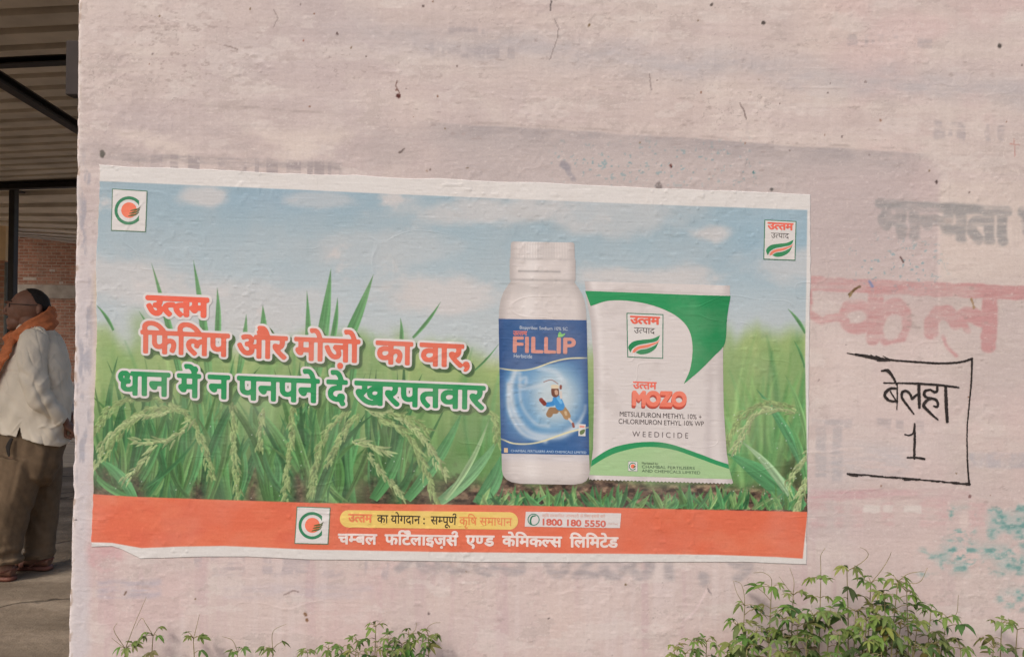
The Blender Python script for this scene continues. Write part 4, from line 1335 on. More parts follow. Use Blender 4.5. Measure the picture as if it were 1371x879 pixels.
wr['label'] = 'Hindi name and the figure 1 hand-written in black'
wf = strokes('drawn_frame', [
    (zg([(110, 62), (180, 74), (240, 86), (310, 96)]), [1.4, 2.0, 2.4, 1.2]), (zg([(60, 54), (100, 62), (150, 70)]), [.3, .7, 1.0]),
    (zg([(200, 64), (216, 76)]), .5), (zg([(270, 70), (300, 88), (330, 92)]), [.3, .8, .5]), (zg([(228, 70), (262, 84)]), .6), (zg([(236, 100), (290, 100)]), .5),
    (zg([(300, 94), (440, 104), (600, 114), (720, 108), (796, 88)]), [1.0, 1.1, 1.3, 1.2, 1.4]),
    (zg([(796, 86), (790, 250), (768, 480), (768, 680), (778, 822)]), [1.3, 1.0, .8, .9, 1.2])], WALL)
wf2 = strokes('drawn_frame', [(zg([(66, 764), (200, 774), (400, 790), (600, 808), (780, 824)]), [1.5, 1.4, 1.3, 1.2, 1.9]),
    (zg([(66, 768), (120, 776)]), 1.2), (zg([(400, 796), (430, 796)]), 1.6)], WALL, scratch=.5)
for o_ in (wf, wf2): o_['label'] = 'rough black marker line boxing in the hand-written name'
# scrap of older green paper at the poster's right edge

# ------------------------------------------------------------------ ground, far walls, shed
def ground_material():
    t = NT('dusty_concrete')
    p = t.pos()
    n1 = t.noise(t.map(p, (1, 2.2, 1)), 1.6, 6, .6)
    col = t.ramp(n1, [(.3, (.15, .118, .085)), (.52, (.24, .19, .14)), (.75, (.40, .33, .25))])
    n2 = t.noise(p, 26, 5, .65)
    col = t.mix(.35, col, t.ramp(n2, [(.3, (.5, .45, .4)), (.7, (1, 1, 1))]), 'MULTIPLY')
    vo = t.n('ShaderNodeTexVoronoi', feature='DISTANCE_TO_EDGE')
    vo.inputs['Scale'].default_value = .75
    wv = t.n('ShaderNodeVectorMath', operation='MULTIPLY_ADD')
    nz = t.n('ShaderNodeTexNoise'); nz.inputs['Scale'].default_value = 2.5; nz.inputs['Detail'].default_value = 5
    t.l(p, nz.inputs['Vector']); t.l(nz.outputs['Color'], wv.inputs[0]); wv.inputs[1].default_value = (.5, .5, .5); t.l(p, wv.inputs[2])
    t.l(wv.outputs[0], vo.inputs['Vector'])
    crack = t.ramp(vo.outputs['Distance'], [(0.004, (.35, .35, .35)), (.016, (1, 1, 1))])
    col = t.mix(1.0, col, crack, 'MULTIPLY')
    nr = t.bump(n2, .7, .012)
    nr = t.bump(crack, .5, .006, nr)
    nr = t.bump(t.noise(p, 120, 3), .4, .004, nr)
    return t.out(col, .9, nr, .15)
def soil_material():
    t = NT('bare_soil')
    p = t.pos()
    n = t.noise(p, 9, 7, .65)
    col = t.ramp(n, [(.3, (.10, .075, .05)), (.7, (.24, .185, .13))])
    return t.out(col, .95, t.bump(t.noise(p, 40, 6), .7, .02), .1)
M_SOIL = soil_material()
me = np_mesh('ground', np.array([(-600, -600, -.004), (600, -600, -.004), (600, 600, -.004), (-600, 600, -.004)], float), np.array([[0, 1, 2, 3]]))
tag(link_mesh('ground', me, M_SOIL), kind='structure')
def slab_grid(name, x0, x1, y0, y1, z, step, amp, mat, seed):
    xs, ys = np.arange(x0, x1 + step, step), np.arange(y0, y1 + step, step)
    X, Y = np.meshgrid(xs, ys)
    Z = z + amp * fbm(X / .7, Y / .7, seed, 4)
    return np_mesh(name, np.stack([X, Y, Z], -1).reshape(-1, 3), grid_faces(len(ys), len(xs)))
tag(link_mesh('shed_floor', slab_grid('shed_floor', -9, 6, .35, 5.8, .012, .06, .006, None, 601), ground_material()), kind='structure')
def straw_material():
    t = NT('trodden_straw_path')
    p = t.pos()
    n1 = t.noise(t.map(p, (1.2, 14, 1)), 1.0, 6, .65)
    col = t.ramp(n1, [(.32, (.20, .145, .095)), (.43, (.60, .47, .32)), (.7, (.72, .60, .44))])
    return t.out(col, .95, t.bump(n1, .6, .03), .1)
tag(link_mesh('straw_path', slab_grid('straw_path', -10, 6, 5.75, 9.5, .02, .08, .012, None, 611), straw_material()), kind='structure')
tag(link_mesh('yard', slab_grid('yard', -22, 14, 9.4, 40, .01, .4, .012, None, 621), simple_mat('pale_yard', (.50, .46, .41), .95, .2, .8, .4, .01)), kind='structure')

def bx(bm, x0, x1, y0, y1, z0, z1, bev=0.0):
    r = bmesh.ops.create_cube(bm, size=1.0)
    for v in r['verts']:
        v.co = Vector((x0 + (v.co.x + .5) * (x1 - x0), y0 + (v.co.y + .5) * (y1 - y0), z0 + (v.co.z + .5) * (z1 - z0)))
    if bev:
        es = list({e for v in r['verts'] for e in v.link_edges})
        bmesh.ops.bevel(bm, geom=es, offset=bev, segments=2, affect='EDGES', profile=.6)
def bm_obj(name, bm, mat, parent=None, loc=None, smooth=False):
    me = bpy.data.meshes.new(name)
    bm.normal_update()
    bm.to_mesh(me)
    bm.free()
    if smooth:
        me.polygons.foreach_set('use_smooth', np.ones(len(me.polygons), dtype=bool))
    return link_mesh(name, me, mat, parent, loc)
def bar(bm, a, b, w, h, up=Vector((0, 0, 1))):
    """C-section style bar from a to b: web and two flanges"""
    a, b = Vector(a), Vector(b)
    d = (b - a).normalized()
    s = d.cross(up).normalized()
    u = s.cross(d).normalized()
    th = min(w, h) * .14
    def box(s0, s1, u0, u1):
        vs = [bm.verts.new(p + s * si + u * ui) for p in (a, b) for si, ui in ((s0, u0), (s1, u0), (s1, u1), (s0, u1))]
        for q in ((0, 1, 2, 3), (7, 6, 5, 4), (0, 4, 5, 1), (1, 5, 6, 2), (2, 6, 7, 3), (3, 7, 4, 0)):
            bm.faces.new([vs[i] for i in q])
    box(-w / 2, -w / 2 + th, -h / 2, h / 2)
    box(-w / 2 + th + .0004, w / 2, h / 2 - th, h / 2)
    box(-w / 2 + th + .0004, w / 2, -h / 2, -h / 2 + th)

M_SHEET = simple_mat('weathered_tin', (.64, .56, .46), .6, .2, 3, .15, .004)
M_STEEL = simple_mat('dark_painted_steel', (.022, .018, .016), .55, .35, 14, .1, .002)
def roof_sheet(name, xs, d0, d1, zf, pitch, amp, parent, right=None):
    """trapezoid-ribbed sheet, ribs along x; zf(x, y) gives the height"""
    ys = []
    y = d0
    while y < d1:
        for f, hgt in ((0, 0), (.60, 0), (.55, 1), (1.04, 1), (.99, 0)):
            ys.append((y + f * pitch, hgt))
        y += pitch
    X = np.array(xs)
    V, n = [], len(xs)
    for yy, hg in ys:
        for x in xs:
            if right is not None:                      # unseen right edge shaped on the skew to let light in
                x = xs[0] + (x - xs[0]) * (right(yy) - xs[0]) / (xs[-1] - xs[0])
            V.append((x, yy, zf(x, yy) + hg * amp))
    f = grid_faces(len(ys), n)
    me = np_mesh(name, np.array(V, float), f, None, False)
    o = link_mesh(name, me, M_SHEET, parent)
    so = o.modifiers.new('thickness', 'SOLIDIFY')
    so.thickness = .004
    return o
SHED = tag(empty('tin_shed', (-4.4, 5.6, 0)), 'open shed with ribbed tin roof on dark steel beams behind the wall', 'shed')
def in_shed(o):
    o.location = -SHED.location
    return o
YB = 5.7                                           # depth of the front beam line with the post
zb = lambda px, py, y: on_y(np.array(float(px)), np.array(float(py)), y)
H1 = 3.0
def z_front(x, y): return H1 + .055 * (x + 3.6)
in_shed(roof_sheet('tin_roof', np.linspace(-9, -.6, 22), .30, YB + .05, z_front, .235, .15, SHED))
# rear bay, rising and tilted so that its far edge falls to the right
YR = 17.2
xa, za = zb(15, 284, YR); xb, zc = zb(98, 306, YR)
sl = (float(zc) - float(za)) / (float(xb) - float(xa))
def z_far(x): return float(za) + sl * (x - float(xa))
def z_rear(x, y):
    k = (y - YB) / (YR - YB)
    return (H1 + .055 * (x + 3.6)) * (1 - k) + z_far(x) * k + .02
in_shed(roof_sheet('tin_roof', np.linspace(-14, -3.4, 26), YB + .06, YR, z_rear, .62, .20, SHED, lambda y: -.5455 * (y + 2.3) + .28))
def beam(name, p0, p1, w, h):
    bm = bmesh.new()
    bar(bm, p0, p1, w, h)
    return in_shed(bm_obj(name, bm, M_STEEL, SHED))
# cross beam near the top of the picture, ending at the board on the wall's back
x0, z0 = zb(-260, 97, 1.75); x1, z1 = zb(89, 79.5, 1.75)
beam('cross_beam', (float(x0), 1.75, float(z0)), (float(x1) + .9, 1.75, float(z1) + .045), .07, .036)
x0, z0 = zb(-420, 264, YB); x1, z1 = zb(97, 242.5, YB)
beam('cross_beam', (float(x0), YB, float(z0)), (float(x1) + 3.2, YB, float(z1) + .12), .08, .075)
# rafters running back under the sheets
def rafter(pa, ya, pb, yb, w=.07, h=.10, ends=None):
    a, b = V3(*pa, ya), V3(*pb, yb)
    if ends:                                        # carry the rafter on to both of its bearings
        d = (b - a) / (b.y - a.y)
        a, b = a + d * (ends[0] - a.y), a + d * (ends[1] - a.y)
    return beam('rafter', a, b, w, h)
gx, gy = on_ground(np.array([-8., 104.]), np.array([101., 171.]), 2.80)
rafter((-8, 101), float(gy[0]), (104, 171), float(gy[1]), .06, .06, (.40, YB - .05))
rafter((20, 249), 6.1, (112, 285), 9.8, .07, .10)
# post, with base plate
xp, zp = zb(11.5, 246, YB)
bm = bmesh.new()
bx(bm, float(xp) - .030, float(xp) + .030, YB + .05, YB + .125, 0.02, float(zp) - .04, .006)
post = in_shed(bm_obj('post', bm, M_STEEL, SHED))
bm = bmesh.new()
bx(bm, float(xp) - .09, float(xp) + .09, YB + .0, YB + .18, 0.004, .026, .003)
in_shed(bm_obj('base_plate', bm, M_STEEL, SHED))
# pale downpipe beside the post, lower part
bm = bmesh.new()
xq, zq = zb(7.2, 351, YB + .2)
bmesh.ops.create_cone(bm, segments=20, radius1=.018, radius2=.018, depth=float(zq), cap_ends=True)
o = bm_obj('pale_pipe', bm, simple_mat('pale_grey_pipe', (.22, .22, .20), .5, .15, 20), None, (float(xq), YB + .22, float(zq) / 2 + .004), True)
tag(o, 'thin pale grey upright pipe beside the dark shed post', 'pipe')

# board on the back of the wall
x0, z0 = zb(88.6, 54, WALL_T + .004); x1, z1 = zb(104, 127, WALL_T + .004)
bm = bmesh.new()
bx(bm, float(x0), XE + .35, WALL_T + .003, WALL_T + .05, float(z1) - .0, float(z0), .004)
bx(bm, float(x0) + .012, XE + .33, WALL_T + .051, WALL_T + .066, float(z1) + .03, float(z0) - .03, .004)
tag(bm_obj('signboard', bm, simple_mat('greyed_board', (.034, .026, .024), .8, .25, 9, .3, .003)), 'dark grey-brown board fixed to the back of the wall under the shed roof', 'board')

# ---- brick walls at the back
def brick_material(name, sx, c1, c2, mortar):
    t = NT(name)
    o = t.obj()
    tx = t.n('ShaderNodeTexBrick', offset=.5)
    mp = t.n('ShaderNodeMapping')
    mp.inputs['Rotation'].default_value = (math.radians(90), 0, 0)
    t.l(o, mp.inputs['Vector'])
    wob = t.n('ShaderNodeVectorMath', operation='MULTIPLY_ADD')
    nz = t.n('ShaderNodeTexNoise')
    nz.inputs['Scale'].default_value = 3.0
    t.l(o, nz.inputs['Vector'])
    t.l(nz.outputs['Color'], wob.inputs[0])
    wob.inputs[1].default_value = (.02, .02, .02)
    t.l(mp.outputs[0], wob.inputs[2])
    t.l(wob.outputs[0], tx.inputs['Vector'])
    tx.inputs['Scale'].default_value = 1.0
    tx.inputs['Brick Width'].default_value = .235
    tx.inputs['Row Height'].default_value = .078
    tx.inputs['Mortar Size'].default_value = .010
    tx.inputs['Mortar Smooth'].default_value = .3
    tx.inputs['Bias'].default_value = -.1
    tx.inputs['Color1'].default_value = (*c1, 1)
    tx.inputs['Color2'].default_value = (*c2, 1)
    tx.inputs['Mortar'].default_value = (*mortar, 1)
    stain = t.noise(o, 1.6, 6, .65)
    col = t.mix(t.ramp(stain, [(.45, (0, 0, 0)), (.75, (.55, .55, .55))]), tx.outputs['Color'], (.34, .27, .22))
    col = t.mix(.7, col, t.ramp(t.noise(o, 11, 6, .7), [(.3, (.40, .37, .35)), (.7, (1, 1, 1))]), 'MULTIPLY')
    nr = t.bump(tx.outputs['Fac'], -.6, .012)
    return t.out(col, .93, nr, .1)
M_BRICK = brick_material('rough_brickwork', .1, (.50, .25, .17), (.34, .165, .115), (.46, .36, .28))
bw = tag(empty('brick_wall', (-9.5, YR + .3, 0)), 'tall unplastered red brick wall with a pale concrete band closing the back of the shed', 'wall')
yb0 = YR + .03
def gable(name, x0, x1, z0, zt, y0, y1, holes=()):
    bm = bmesh.new()
    pts = [(x0, z0), (x1, z0), (x1, zt(x1)), (x0, zt(x0))]
    f = [bm.verts.new((x, y0, z)) for x, z in pts]
    b = [bm.verts.new((x, y1, z)) for x, z in pts]
    bm.faces.new(f); bm.faces.new(b[::-1])
    for i in range(4): bm.faces.new([f[(i + 1) % 4], f[i], b[i], b[(i + 1) % 4]])
    return bm
_, zband_t = zb(60, 381, yb0); _, zband_b = zb(60, 399, yb0)
zt_, zb_ = float(zband_t), float(zband_b)
def under(o):
    o.location = -bw.location
    return o
under(bm_obj('brickwork', gable('u', -13.5, 3, zt_ + .002, lambda x: z_far(x) - .02, yb0, yb0 + .23), M_BRICK, bw))
under(bm_obj('brickwork', gable('l', -13.5, 3, 0, lambda x: zb_ - .002, yb0 + .004, yb0 + .23), M_BRICK, bw))
under(bm_obj('concrete_band', gable('b', -13.5, 3, zb_, lambda x: zt_, yb0 - .02, yb0 + .23), simple_mat('band_concrete', (.36, .31, .26), .9, .25, 4, .3, .01), bw))
M_HOLE = simple_mat('hole_shade', (.02, .015, .012), .95, .2, 20)  # near-black colour stands in for the shade inside the putlog holes
for px, py in ((30, 316), (60, 317.5), (79, 318.5)):
    x, z = zb(px, py, yb0)
    bm = bmesh.new()
    bx(bm, float(x) - .055, float(x) + .055, yb0 - .006, yb0 + .05, float(z) - .045, float(z) + .045, .004)
    under(bm_obj('putlog_hole_shade', bm, M_HOLE, bw))
for px, py, w in ((40, 373, .17), (70, 362, .07), (82, 378.5, .05)):
    x, z = zb(px, py, yb0)
    bm = bmesh.new()
    bx(bm, float(x) - w, float(x) + w, yb0 - .008, yb0 + .05, float(z) - .03, float(z) + .03, .004)
    under(bm_obj('pale_brick', bm, simple_mat('pale_brick', (.45, .38, .32), .9, .2, 12), bw))
# second wall, nearer, at the picture's far left: plaster above, brick below
y2 = 8.6
x2, zt2 = zb(9, 246, y2); _, zm2 = zb(5, 349, y2)
lw = tag(empty('side_wall', (float(x2) - 1, y2, 0)), 'tan plastered side wall with bare brick below, left of the dark post', 'wall')
bm = bmesh.new(); bx(bm, float(x2) - 3, float(x2), y2, y2 + .2, float(zm2) + .002, float(zt2) + .25)
o = bm_obj('plaster_panel', bm, simple_mat('tan_plaster', (.62, .47, .30), .9, .15, 5, .2, .006), lw); o.location = -lw.location
bm = bmesh.new(); bx(bm, float(x2) - 3, float(x2) - .002, y2 - .02, y2 + .2, 0, float(zm2))
o = bm_obj('brick_base', bm, M_BRICK, lw); o.location = -lw.location

# ------------------------------------------------------------------ the man standing in the shed
YN, YF = 2.22, 2.43                                # depth of his near and far foot
YM = (YN + YF) / 2
def MP(px, py, dy=0.0): return V3(px, py, YM + dy)
PXM = 4.62 / F_PX                                  # metres per pixel at his distance
def tube(bm, pts, radii, n=18, flat=None):
    """closed tube; radii: r or (ra, rb) with ra across (horizontal) and rb the other way"""
    pts = [Vector(p) for p in pts]
    rings = []
    for i, p in enumerate(pts):
        t = (pts[min(i + 1, len(pts) - 1)] - pts[max(i - 1, 0)]).normalized()
        ref = Vector((0, 1, 0)) if abs(t.y) < .9 else Vector((0, 0, 1))
        a = (ref - t * ref.dot(t)).normalized()
        b = t.cross(a)
        r = radii[i]
        ra, rb = r if isinstance(r, (tuple, list)) else (r, r)
        rings.append([bm.verts.new(p + a * (ra * math.cos(2 * math.pi * k / n)) + b * (rb * math.sin(2 * math.pi * k / n))) for k in range(n)])
    for r0, r1 in zip(rings[:-1], rings[1:]):
        for k in range(n):
            bm.faces.new((r0[k], r0[(k + 1) % n], r1[(k + 1) % n], r1[k]))
    bm.faces.new(rings[0][::-1]); bm.faces.new(rings[-1])
def spline_tube(bm, pts, radii, n=18, sub=5):
    P = [tuple(p) for p in pts]
    out, rr = [], []
    m = len(P)
    R = [r if isinstance(r, (tuple, list)) else (r, r) for r in radii]
    sp = smooth_path(P, sub)
    for k, p in enumerate(sp):
        q = k / sub
        i = min(int(q), m - 2); f = q - i
        out.append(p); rr.append((R[i][0] * (1 - f) + R[i + 1][0] * f, R[i][1] * (1 - f) + R[i + 1][1] * f))
    tube(bm, out, rr, n)
def ell(bm, c, rx, ry, rz, rot=None):
    r = bmesh.ops.create_uvsphere(bm, u_segments=24, v_segments=16, radius=1.0)
    M = Matrix.Translation(c) @ (rot or Matrix.Identity(4)) @ Matrix.Diagonal((rx, ry, rz, 1))
    for v in r['verts']: v.co = M @ v.co
def fuse(name, bm, voxel, smooth, mat, parent, disp=None, cut=None):
    bmesh.ops.recalc_face_normals(bm, faces=bm.faces)
    me = bpy.data.meshes.new('raw'); bm.to_mesh(me); bm.free()
    o = bpy.data.objects.new('raw', me); COL.objects.link(o)
    md = o.modifiers.new('r', 'REMESH'); md.mode = 'VOXEL'; md.voxel_size = voxel
    sm = o.modifiers.new('s', 'SMOOTH'); sm.iterations = smooth; sm.factor = .5
    bpy.context.view_layer.update()
    dg = bpy.context.evaluated_depsgraph_get()
    me2 = bpy.data.meshes.new_from_object(o.evaluated_get(dg))
    bpy.data.objects.remove(o); bpy.data.meshes.remove(me)
    n = len(me2.vertices)
    co = np.zeros(n * 3); me2.vertices.foreach_get('co', co); co = co.reshape(-1, 3)
    if disp is not None:
        no = np.zeros(n * 3); me2.vertices.foreach_get('normal', no); no = no.reshape(-1, 3)
        co = co + no * disp(co)[:, None]
    if parent is not None: co = co - np.array(parent.location)
    me2.vertices.foreach_set('co', co.astype(np.float32).ravel())
    me2.polygons.foreach_set('use_smooth', np.ones(len(me2.polygons), dtype=bool))
    me2.materials.clear()
    if cut is not None:
        b = bmesh.new(); b.from_mesh(me2)
        off = Vector(parent.location) if parent is not None else Vector((0, 0, 0))
        bmesh.ops.delete(b, geom=[v for v in b.verts if cut(v.co + off)], context='VERTS')
        b.to_mesh(me2); b.free()
    me2.name = name
    me2.update()
    return link_mesh(name, me2, mat, parent)
def px_of(co):
    d = co - CAM
    w = d @ _f
    return CX + F_PX * (d @ _r) / w, CY - F_PX * (d @ _u) / w
fx, fy_ = on_ground(np.array(40.0), np.array(778.0), .02)
MAN = tag(empty('person', (float(fx), YM, .015)), 'stout balding man in pale shirt and orange scarf standing with hands behind his back', 'person')

M_SKIN = simple_mat('brown_skin', (.20, .098, .064), .55, .14, 30, .15, .002)
M_SHIRT = simple_mat('cream_cotton_shirt', (.70, .63, .52), .85, .06, 14, .25, .003)
M_TROUS = simple_mat('brown_trousers', (.150, .102, .062), .9, .14, 24, .3, .003)
M_SCARF = simple_mat('saffron_cloth', (.52, .165, .065), .85, .22, 36, .35, .004)
M_HAIR = simple_mat('black_hair', (.018, .014, .012), .7, .3, 120, .5, .003)
M_SANDAL = simple_mat('tan_sandal_leather', (.16, .06, .04), .6, .25, 30)
M_GLASS = simple_mat('dark_spectacle_frame', (.02, .016, .015), .35, .2, 30)

def floor_z(): return .016
# body: one surface from the head to the feet
bm = bmesh.new()
s = PXM
ell(bm, MP(40, 410), 25 * s, .076, 23 * s)                                       # skull
ell(bm, MP(27, 415), 16 * s, .066, 19 * s)                                       # face
ell(bm, MP(24, 431), 14 * s, .056, 10.5 * s)                                     # jaw
ell(bm, MP(16.5, 438), 6 * s, .034, 4.5 * s)                                     # chin
ell(bm, MP(14, 404.5), 3.4 * s, .052, 2.6 * s)                                   # brow
spline_tube(bm, [MP(14, 404), MP(10.5, 410), MP(6.6, 417), MP(11, 420.5)], [.007, .010, .014, .011], 12)   # nose
ell(bm, MP(11.5, 419), .010, .020, .008)
ell(bm, MP(12.6, 427), .012, .026, .0075); ell(bm, MP(13.2, 430.5), .012, .024, .007)      # lips
for sd in (-1, 1):
    ell(bm, MP(15.5, 408.5, sd * .032), .010, .014, .009)                        # eyes
    ell(bm, MP(52, 413.5, sd * .078), .016, .010, .029)                          # ears
    ell(bm, MP(51, 418.5, sd * .080), .010, .008, .012)
    ell(bm, MP(25, 421, sd * .042), .034, .022, .034)                            # cheeks
spline_tube(bm, [MP(42, 425), MP(46, 440), MP(48, 462)], [(.062, .066), (.066, .070), (.085, .085)])
def ring_stack(bm, rows, dy=0.0, n=40, shrink=0.0):
    rings = []
    for py, xf, xb, hw in rows:
        cpx, rpx = (xf + xb) / 2, (xb - xf) / 2 - shrink / PXM
        ring = []
        for k in range(n):
            t = 2 * math.pi * k / n
            ct, st = math.cos(t), math.sin(t)
            e = .88
            ring.append(bm.verts.new(MP(cpx + rpx * math.copysign(abs(ct) ** e, ct), py, dy + .92 * (hw - shrink) * math.copysign(abs(st) ** e, st))))
        rings.append(ring)
    for r0, r1 in zip(rings[:-1], rings[1:]):
        for k in range(n): bm.faces.new((r0[k], r0[(k + 1) % n], r1[(k + 1) % n], r1[k]))
    bm.faces.new(rings[0]); bm.faces.new(rings[-1][::-1])
TORSO = [(434, 34, 66, .075), (441, 28, 74, .12), (449, 22, 81, .17), (459, 19, 86, .20), (472, 14, 90, .215), (490, 2, 93.5, .225), (510, -14, 95.5, .23), (530, -21, 96, .235),
         (550, -27, 95, .235), (565, -28, 94, .232), (580, -27.5, 92.5, .228)]
ring_stack(bm, TORSO[1:] + [(600, -24, 88, .2), (622, -16, 82, .18)], 0, 32, .03)
LA = [MP(47, 455, -.185), MP(43, 480, -.235), (MP(45, 505, -.25)), MP(53, 531, -.235), MP(68, 546, -.20), MP(82, 560, -.14), MP(87, 566, -.11)]
RAi = [MP(47, 455, .185), MP(43, 480, .235), (MP(45, 505, .25)), MP(53, 531, .235), MP(72, 545, .20), MP(92, 557, .10), MP(98, 562, .04)]
for A in (LA, RAi):
    spline_tube(bm, A, [.050, .052, .047, .044, .040, .030, .027])
def hand(bm, wrist, d, across, up, sc_=1.0):
    """palm and five bent fingers leaving the wrist along d"""
    w = Vector(wrist); d = Vector(d).normalized(); a = Vector(across).normalized(); u = Vector(up).normalized()
    tube(bm, [w, w + d * .035 * sc_, w + d * .09 * sc_], [(.026, .018), (.040, .017), (.041, .014)], 16)
    for i, (o, L) in enumerate(((-.030, .066), (-.010, .078), (.011, .073), (.030, .056))):
        b = w + d * .085 * sc_ + a * o * sc_
        p1 = b + d * L * .45 + u * .006
        p2 = p1 + (d * .8 + u * .55).normalized() * L * .33
        p3 = p2 + (d * .45 + u * .9).normalized() * L * .27
        tube(bm, [b - d * .02, b, p1, p2, p3], [.0085, .0085, .008, .0075, .006], 10)
    t0 = w + d * .03 - a * .030
    tube(bm, [w + d * .015 - a * .018, t0, t0 + (d * .6 - a * .7).normalized() * .035, t0 + (d * .85 - a * .4 + u * .3).normalized() * .062], [.012, .011, .010, .007], 10)
hand(bm, MP(86, 565, -.115), (.55, .42, -.62), (.5, .2, .8), (.6, -.5, .3))
hand(bm, MP(97, 561, .045), (.35, -.75, -.5), (.6, .1, .75), (.7, .4, .1))
# legs and feet
FZ = floor_z() + .020
def foot(bm, heel, toe, y, ank):
    h, t = MP(heel, 760, y - YM), MP(toe, 760, y - YM)
    L = abs(h.x - t.x)
    dx = -1.0
    bs = Vector((h.x, y, FZ))
    prof = [(0.02, .030, .034, .030), (.12, .036, .036, .036), (.30, .040, .033, .040), (.50, .034, .040, .034), (.68, .026, .046, .026), (.80, .019, .046, .019)]
    tube(bm, [bs + Vector((dx * L * f, 0, zc)) for f, zc, _, _ in prof], [(ry, rz) for _, _, ry, rz in prof], 18)
    for k, (oy, e, r) in enumerate(((-.036, .98, .0135), (-.014, .96, .010), (.004, .93, .009), (.021, .89, .0085), (.036, .85, .0080))):
        b = bs + Vector((dx * L * .74, oy * (1 if y < YM else -1) * -1, .014))
        tube(bm, [b, b + Vector((dx * L * (e - .80), 0, -.001)), b + Vector((dx * L * (e - .74), 0, -.004))], [r, r, r * .7], 10)
    a = Vector(ank)
    spline_tube(bm, [bs + Vector((dx * L * .20, 0, .035)), bs + Vector((dx * L * .20, 0, .075)), a], [.040, .036, .043])
NL = [MP(30, 610, -.10), MP(24, 640, -.105), MP(10, 690, -.11), MP(5, 735, YN - YM), MP(4, 748, YN - YM)]
FL = [MP(52, 610, .10), MP(54, 640, .105), MP(55, 690, .11), MP(53, 730, YF - YM), MP(53, 742, YF - YM)]
spline_tube(bm, NL, [.095, .090, .065, .045, .043])
spline_tube(bm, FL, [.095, .085, .062, .045, .043])
foot(bm, 20, -38, YN, MP(4, 748, YN - YM))
foot(bm, 68.5, 14, YF, MP(54, 742, YF - YM))
body = fuse('body', bm, .0042, 2, M_SKIN, MAN)

# shirt
bm = bmesh.new()
ring_stack(bm, TORSO + [(590, -26, 91, .226), (598, -25, 89, .224)], 0, 44, -.004)
spline_tube(bm, [LA[0] + Vector((.01, .03, .01))] + LA[:6], [.066, .076, .072, .066, .062, .053, .043], 20)
spline_tube(bm, [RAi[0] + Vector((.01, -.03, .01))] + RAi[:6], [.066, .076, .072, .066, .062, .053, .043], 20)
spline_tube(bm, [MP(44, 434), MP(45, 442)], [(.07, .074), (.09, .085)], 24)
def shirt_fold(co):
    px, py = px_of(co)
    d = .007 * vn((px + .5 * py) / 15, (py - .4 * px) / 34, 701) + .0045 * vn((px - .8 * py) / 9, (py + .3 * px) / 30, 702)
    rg = lambda a: (1 - np.abs(a)) ** 6
    d = d + .007 * rg(vn((px + .9 * py) / 17, (py - .7 * px) / 46, 703)) * sst(-.2, .5, vn(px / 22, py / 22, 704))
    d = d - .006 * rg(vn((px - .25 * py) / 14, (py + .3 * px) / 60, 705)) * sst(-.1, .5, vn(px / 25, py / 30, 706))
    arm = np.exp(-((px - 62) / 16) ** 2 - ((py - 530) / 26) ** 2)
    d = d + arm * .006 * np.sin((px * .8 + py) / 4.2)
    d = d - .008 * np.exp(-(((py - 497) - .2 * (px - 15)) / 3.0) ** 2) * np.exp(-((px - 22) / 14) ** 2)
    d = d - .010 * np.exp(-((px - (42 + .45 * (py - 505))) / 3.2) ** 2) * sst(500, 520, py) * (1 - sst(560, 580, py))
    return d
def hem_line(px): return np.interp(px, [-40, 0, 22, 27, 30, 60, 80, 96], [578, 581, 584, 571, 587, 595, 597, 590])
def shirt_cut(p):
    px, py = px_of(np.array(p))
    hem = np.interp(px, [-40, 0, 22, 27, 30, 60, 80, 96], [578, 581, 584, 571, 587, 595, 597, 590])
    return py > hem + 2.4
shirt = fuse('shirt', bm, .0046, 4, M_SHIRT, MAN, shirt_fold, shirt_cut)
co_ = np.zeros(len(shirt.data.vertices) * 3); shirt.data.vertices.foreach_get('co', co_); co_ = co_.reshape(-1, 3)
px_, py_ = px_of(co_ + np.array(MAN.location))
co_[:, 2] += np.clip(py_ - hem_line(px_), 0, None) * PXM      # even hem
shirt.data.vertices.foreach_set('co', co_.astype(np.float32).ravel())
so = shirt.modifiers.new('cloth_thickness', 'SOLIDIFY'); so.thickness = .003; so.offset = 1
# collar
bm = bmesh.new()
spline_tube(bm, [MP(70, 431, 0), MP(66, 434, -.07), MP(45, 441, -.105), MP(22, 449, -.05)], [(.016, .012)] * 4, 12)
spline_tube(bm, [MP(70, 431, 0), MP(66, 434, .07), MP(45, 441, .105), MP(22, 449, .05)], [(.016, .012)] * 4, 12)
fuse('collar', bm, .005, 1, M_SHIRT, MAN)

# trousers
bm = bmesh.new()
ring_stack(bm, [(572, -24, 89, .212), (590, -24, 88, .212), (606, -22, 85, .21), (622, -18, 80, .205), (640, -10, 72, .19), (650, 5, 66, .12)], 0, 40)
spline_tube(bm, NL[:4] + [MP(3.5, 747, YN - YM)], [.128, .126, .112, .092, .088], 22)
spline_tube(bm, FL[:4] + [MP(52.5, 743, YF - YM)], [.124, .112, .088, .080, .078], 22)
spline_tube(bm, [MP(5, 744, YN - YM), MP(4, 751, YN - YM)], [.098, .096], 22)
spline_tube(bm, [MP(53, 738, YF - YM), MP(52.5, 745, YF - YM)], [.088, .086], 22)
def tr_fold(co):
    px, py = px_of(co)
    d = .007 * vn((px + .25 * py) / 11, py / 70, 711) + .004 * vn((px - .6 * py) / 9, py / 26, 712)
    return d + .005 * np.sin(py / 2.6 + px / 9) * sst(722, 742, py)
fuse('trousers', bm, .0062, 2, M_TROUS, MAN, tr_fold)
bm = bmesh.new()
spline_tube(bm, [MP(16, 586, -.207), MP(11, 598, -.212), MP(12, 611, -.218)], [(.004, .010), (.004, .016), (.003, .006)], 10)
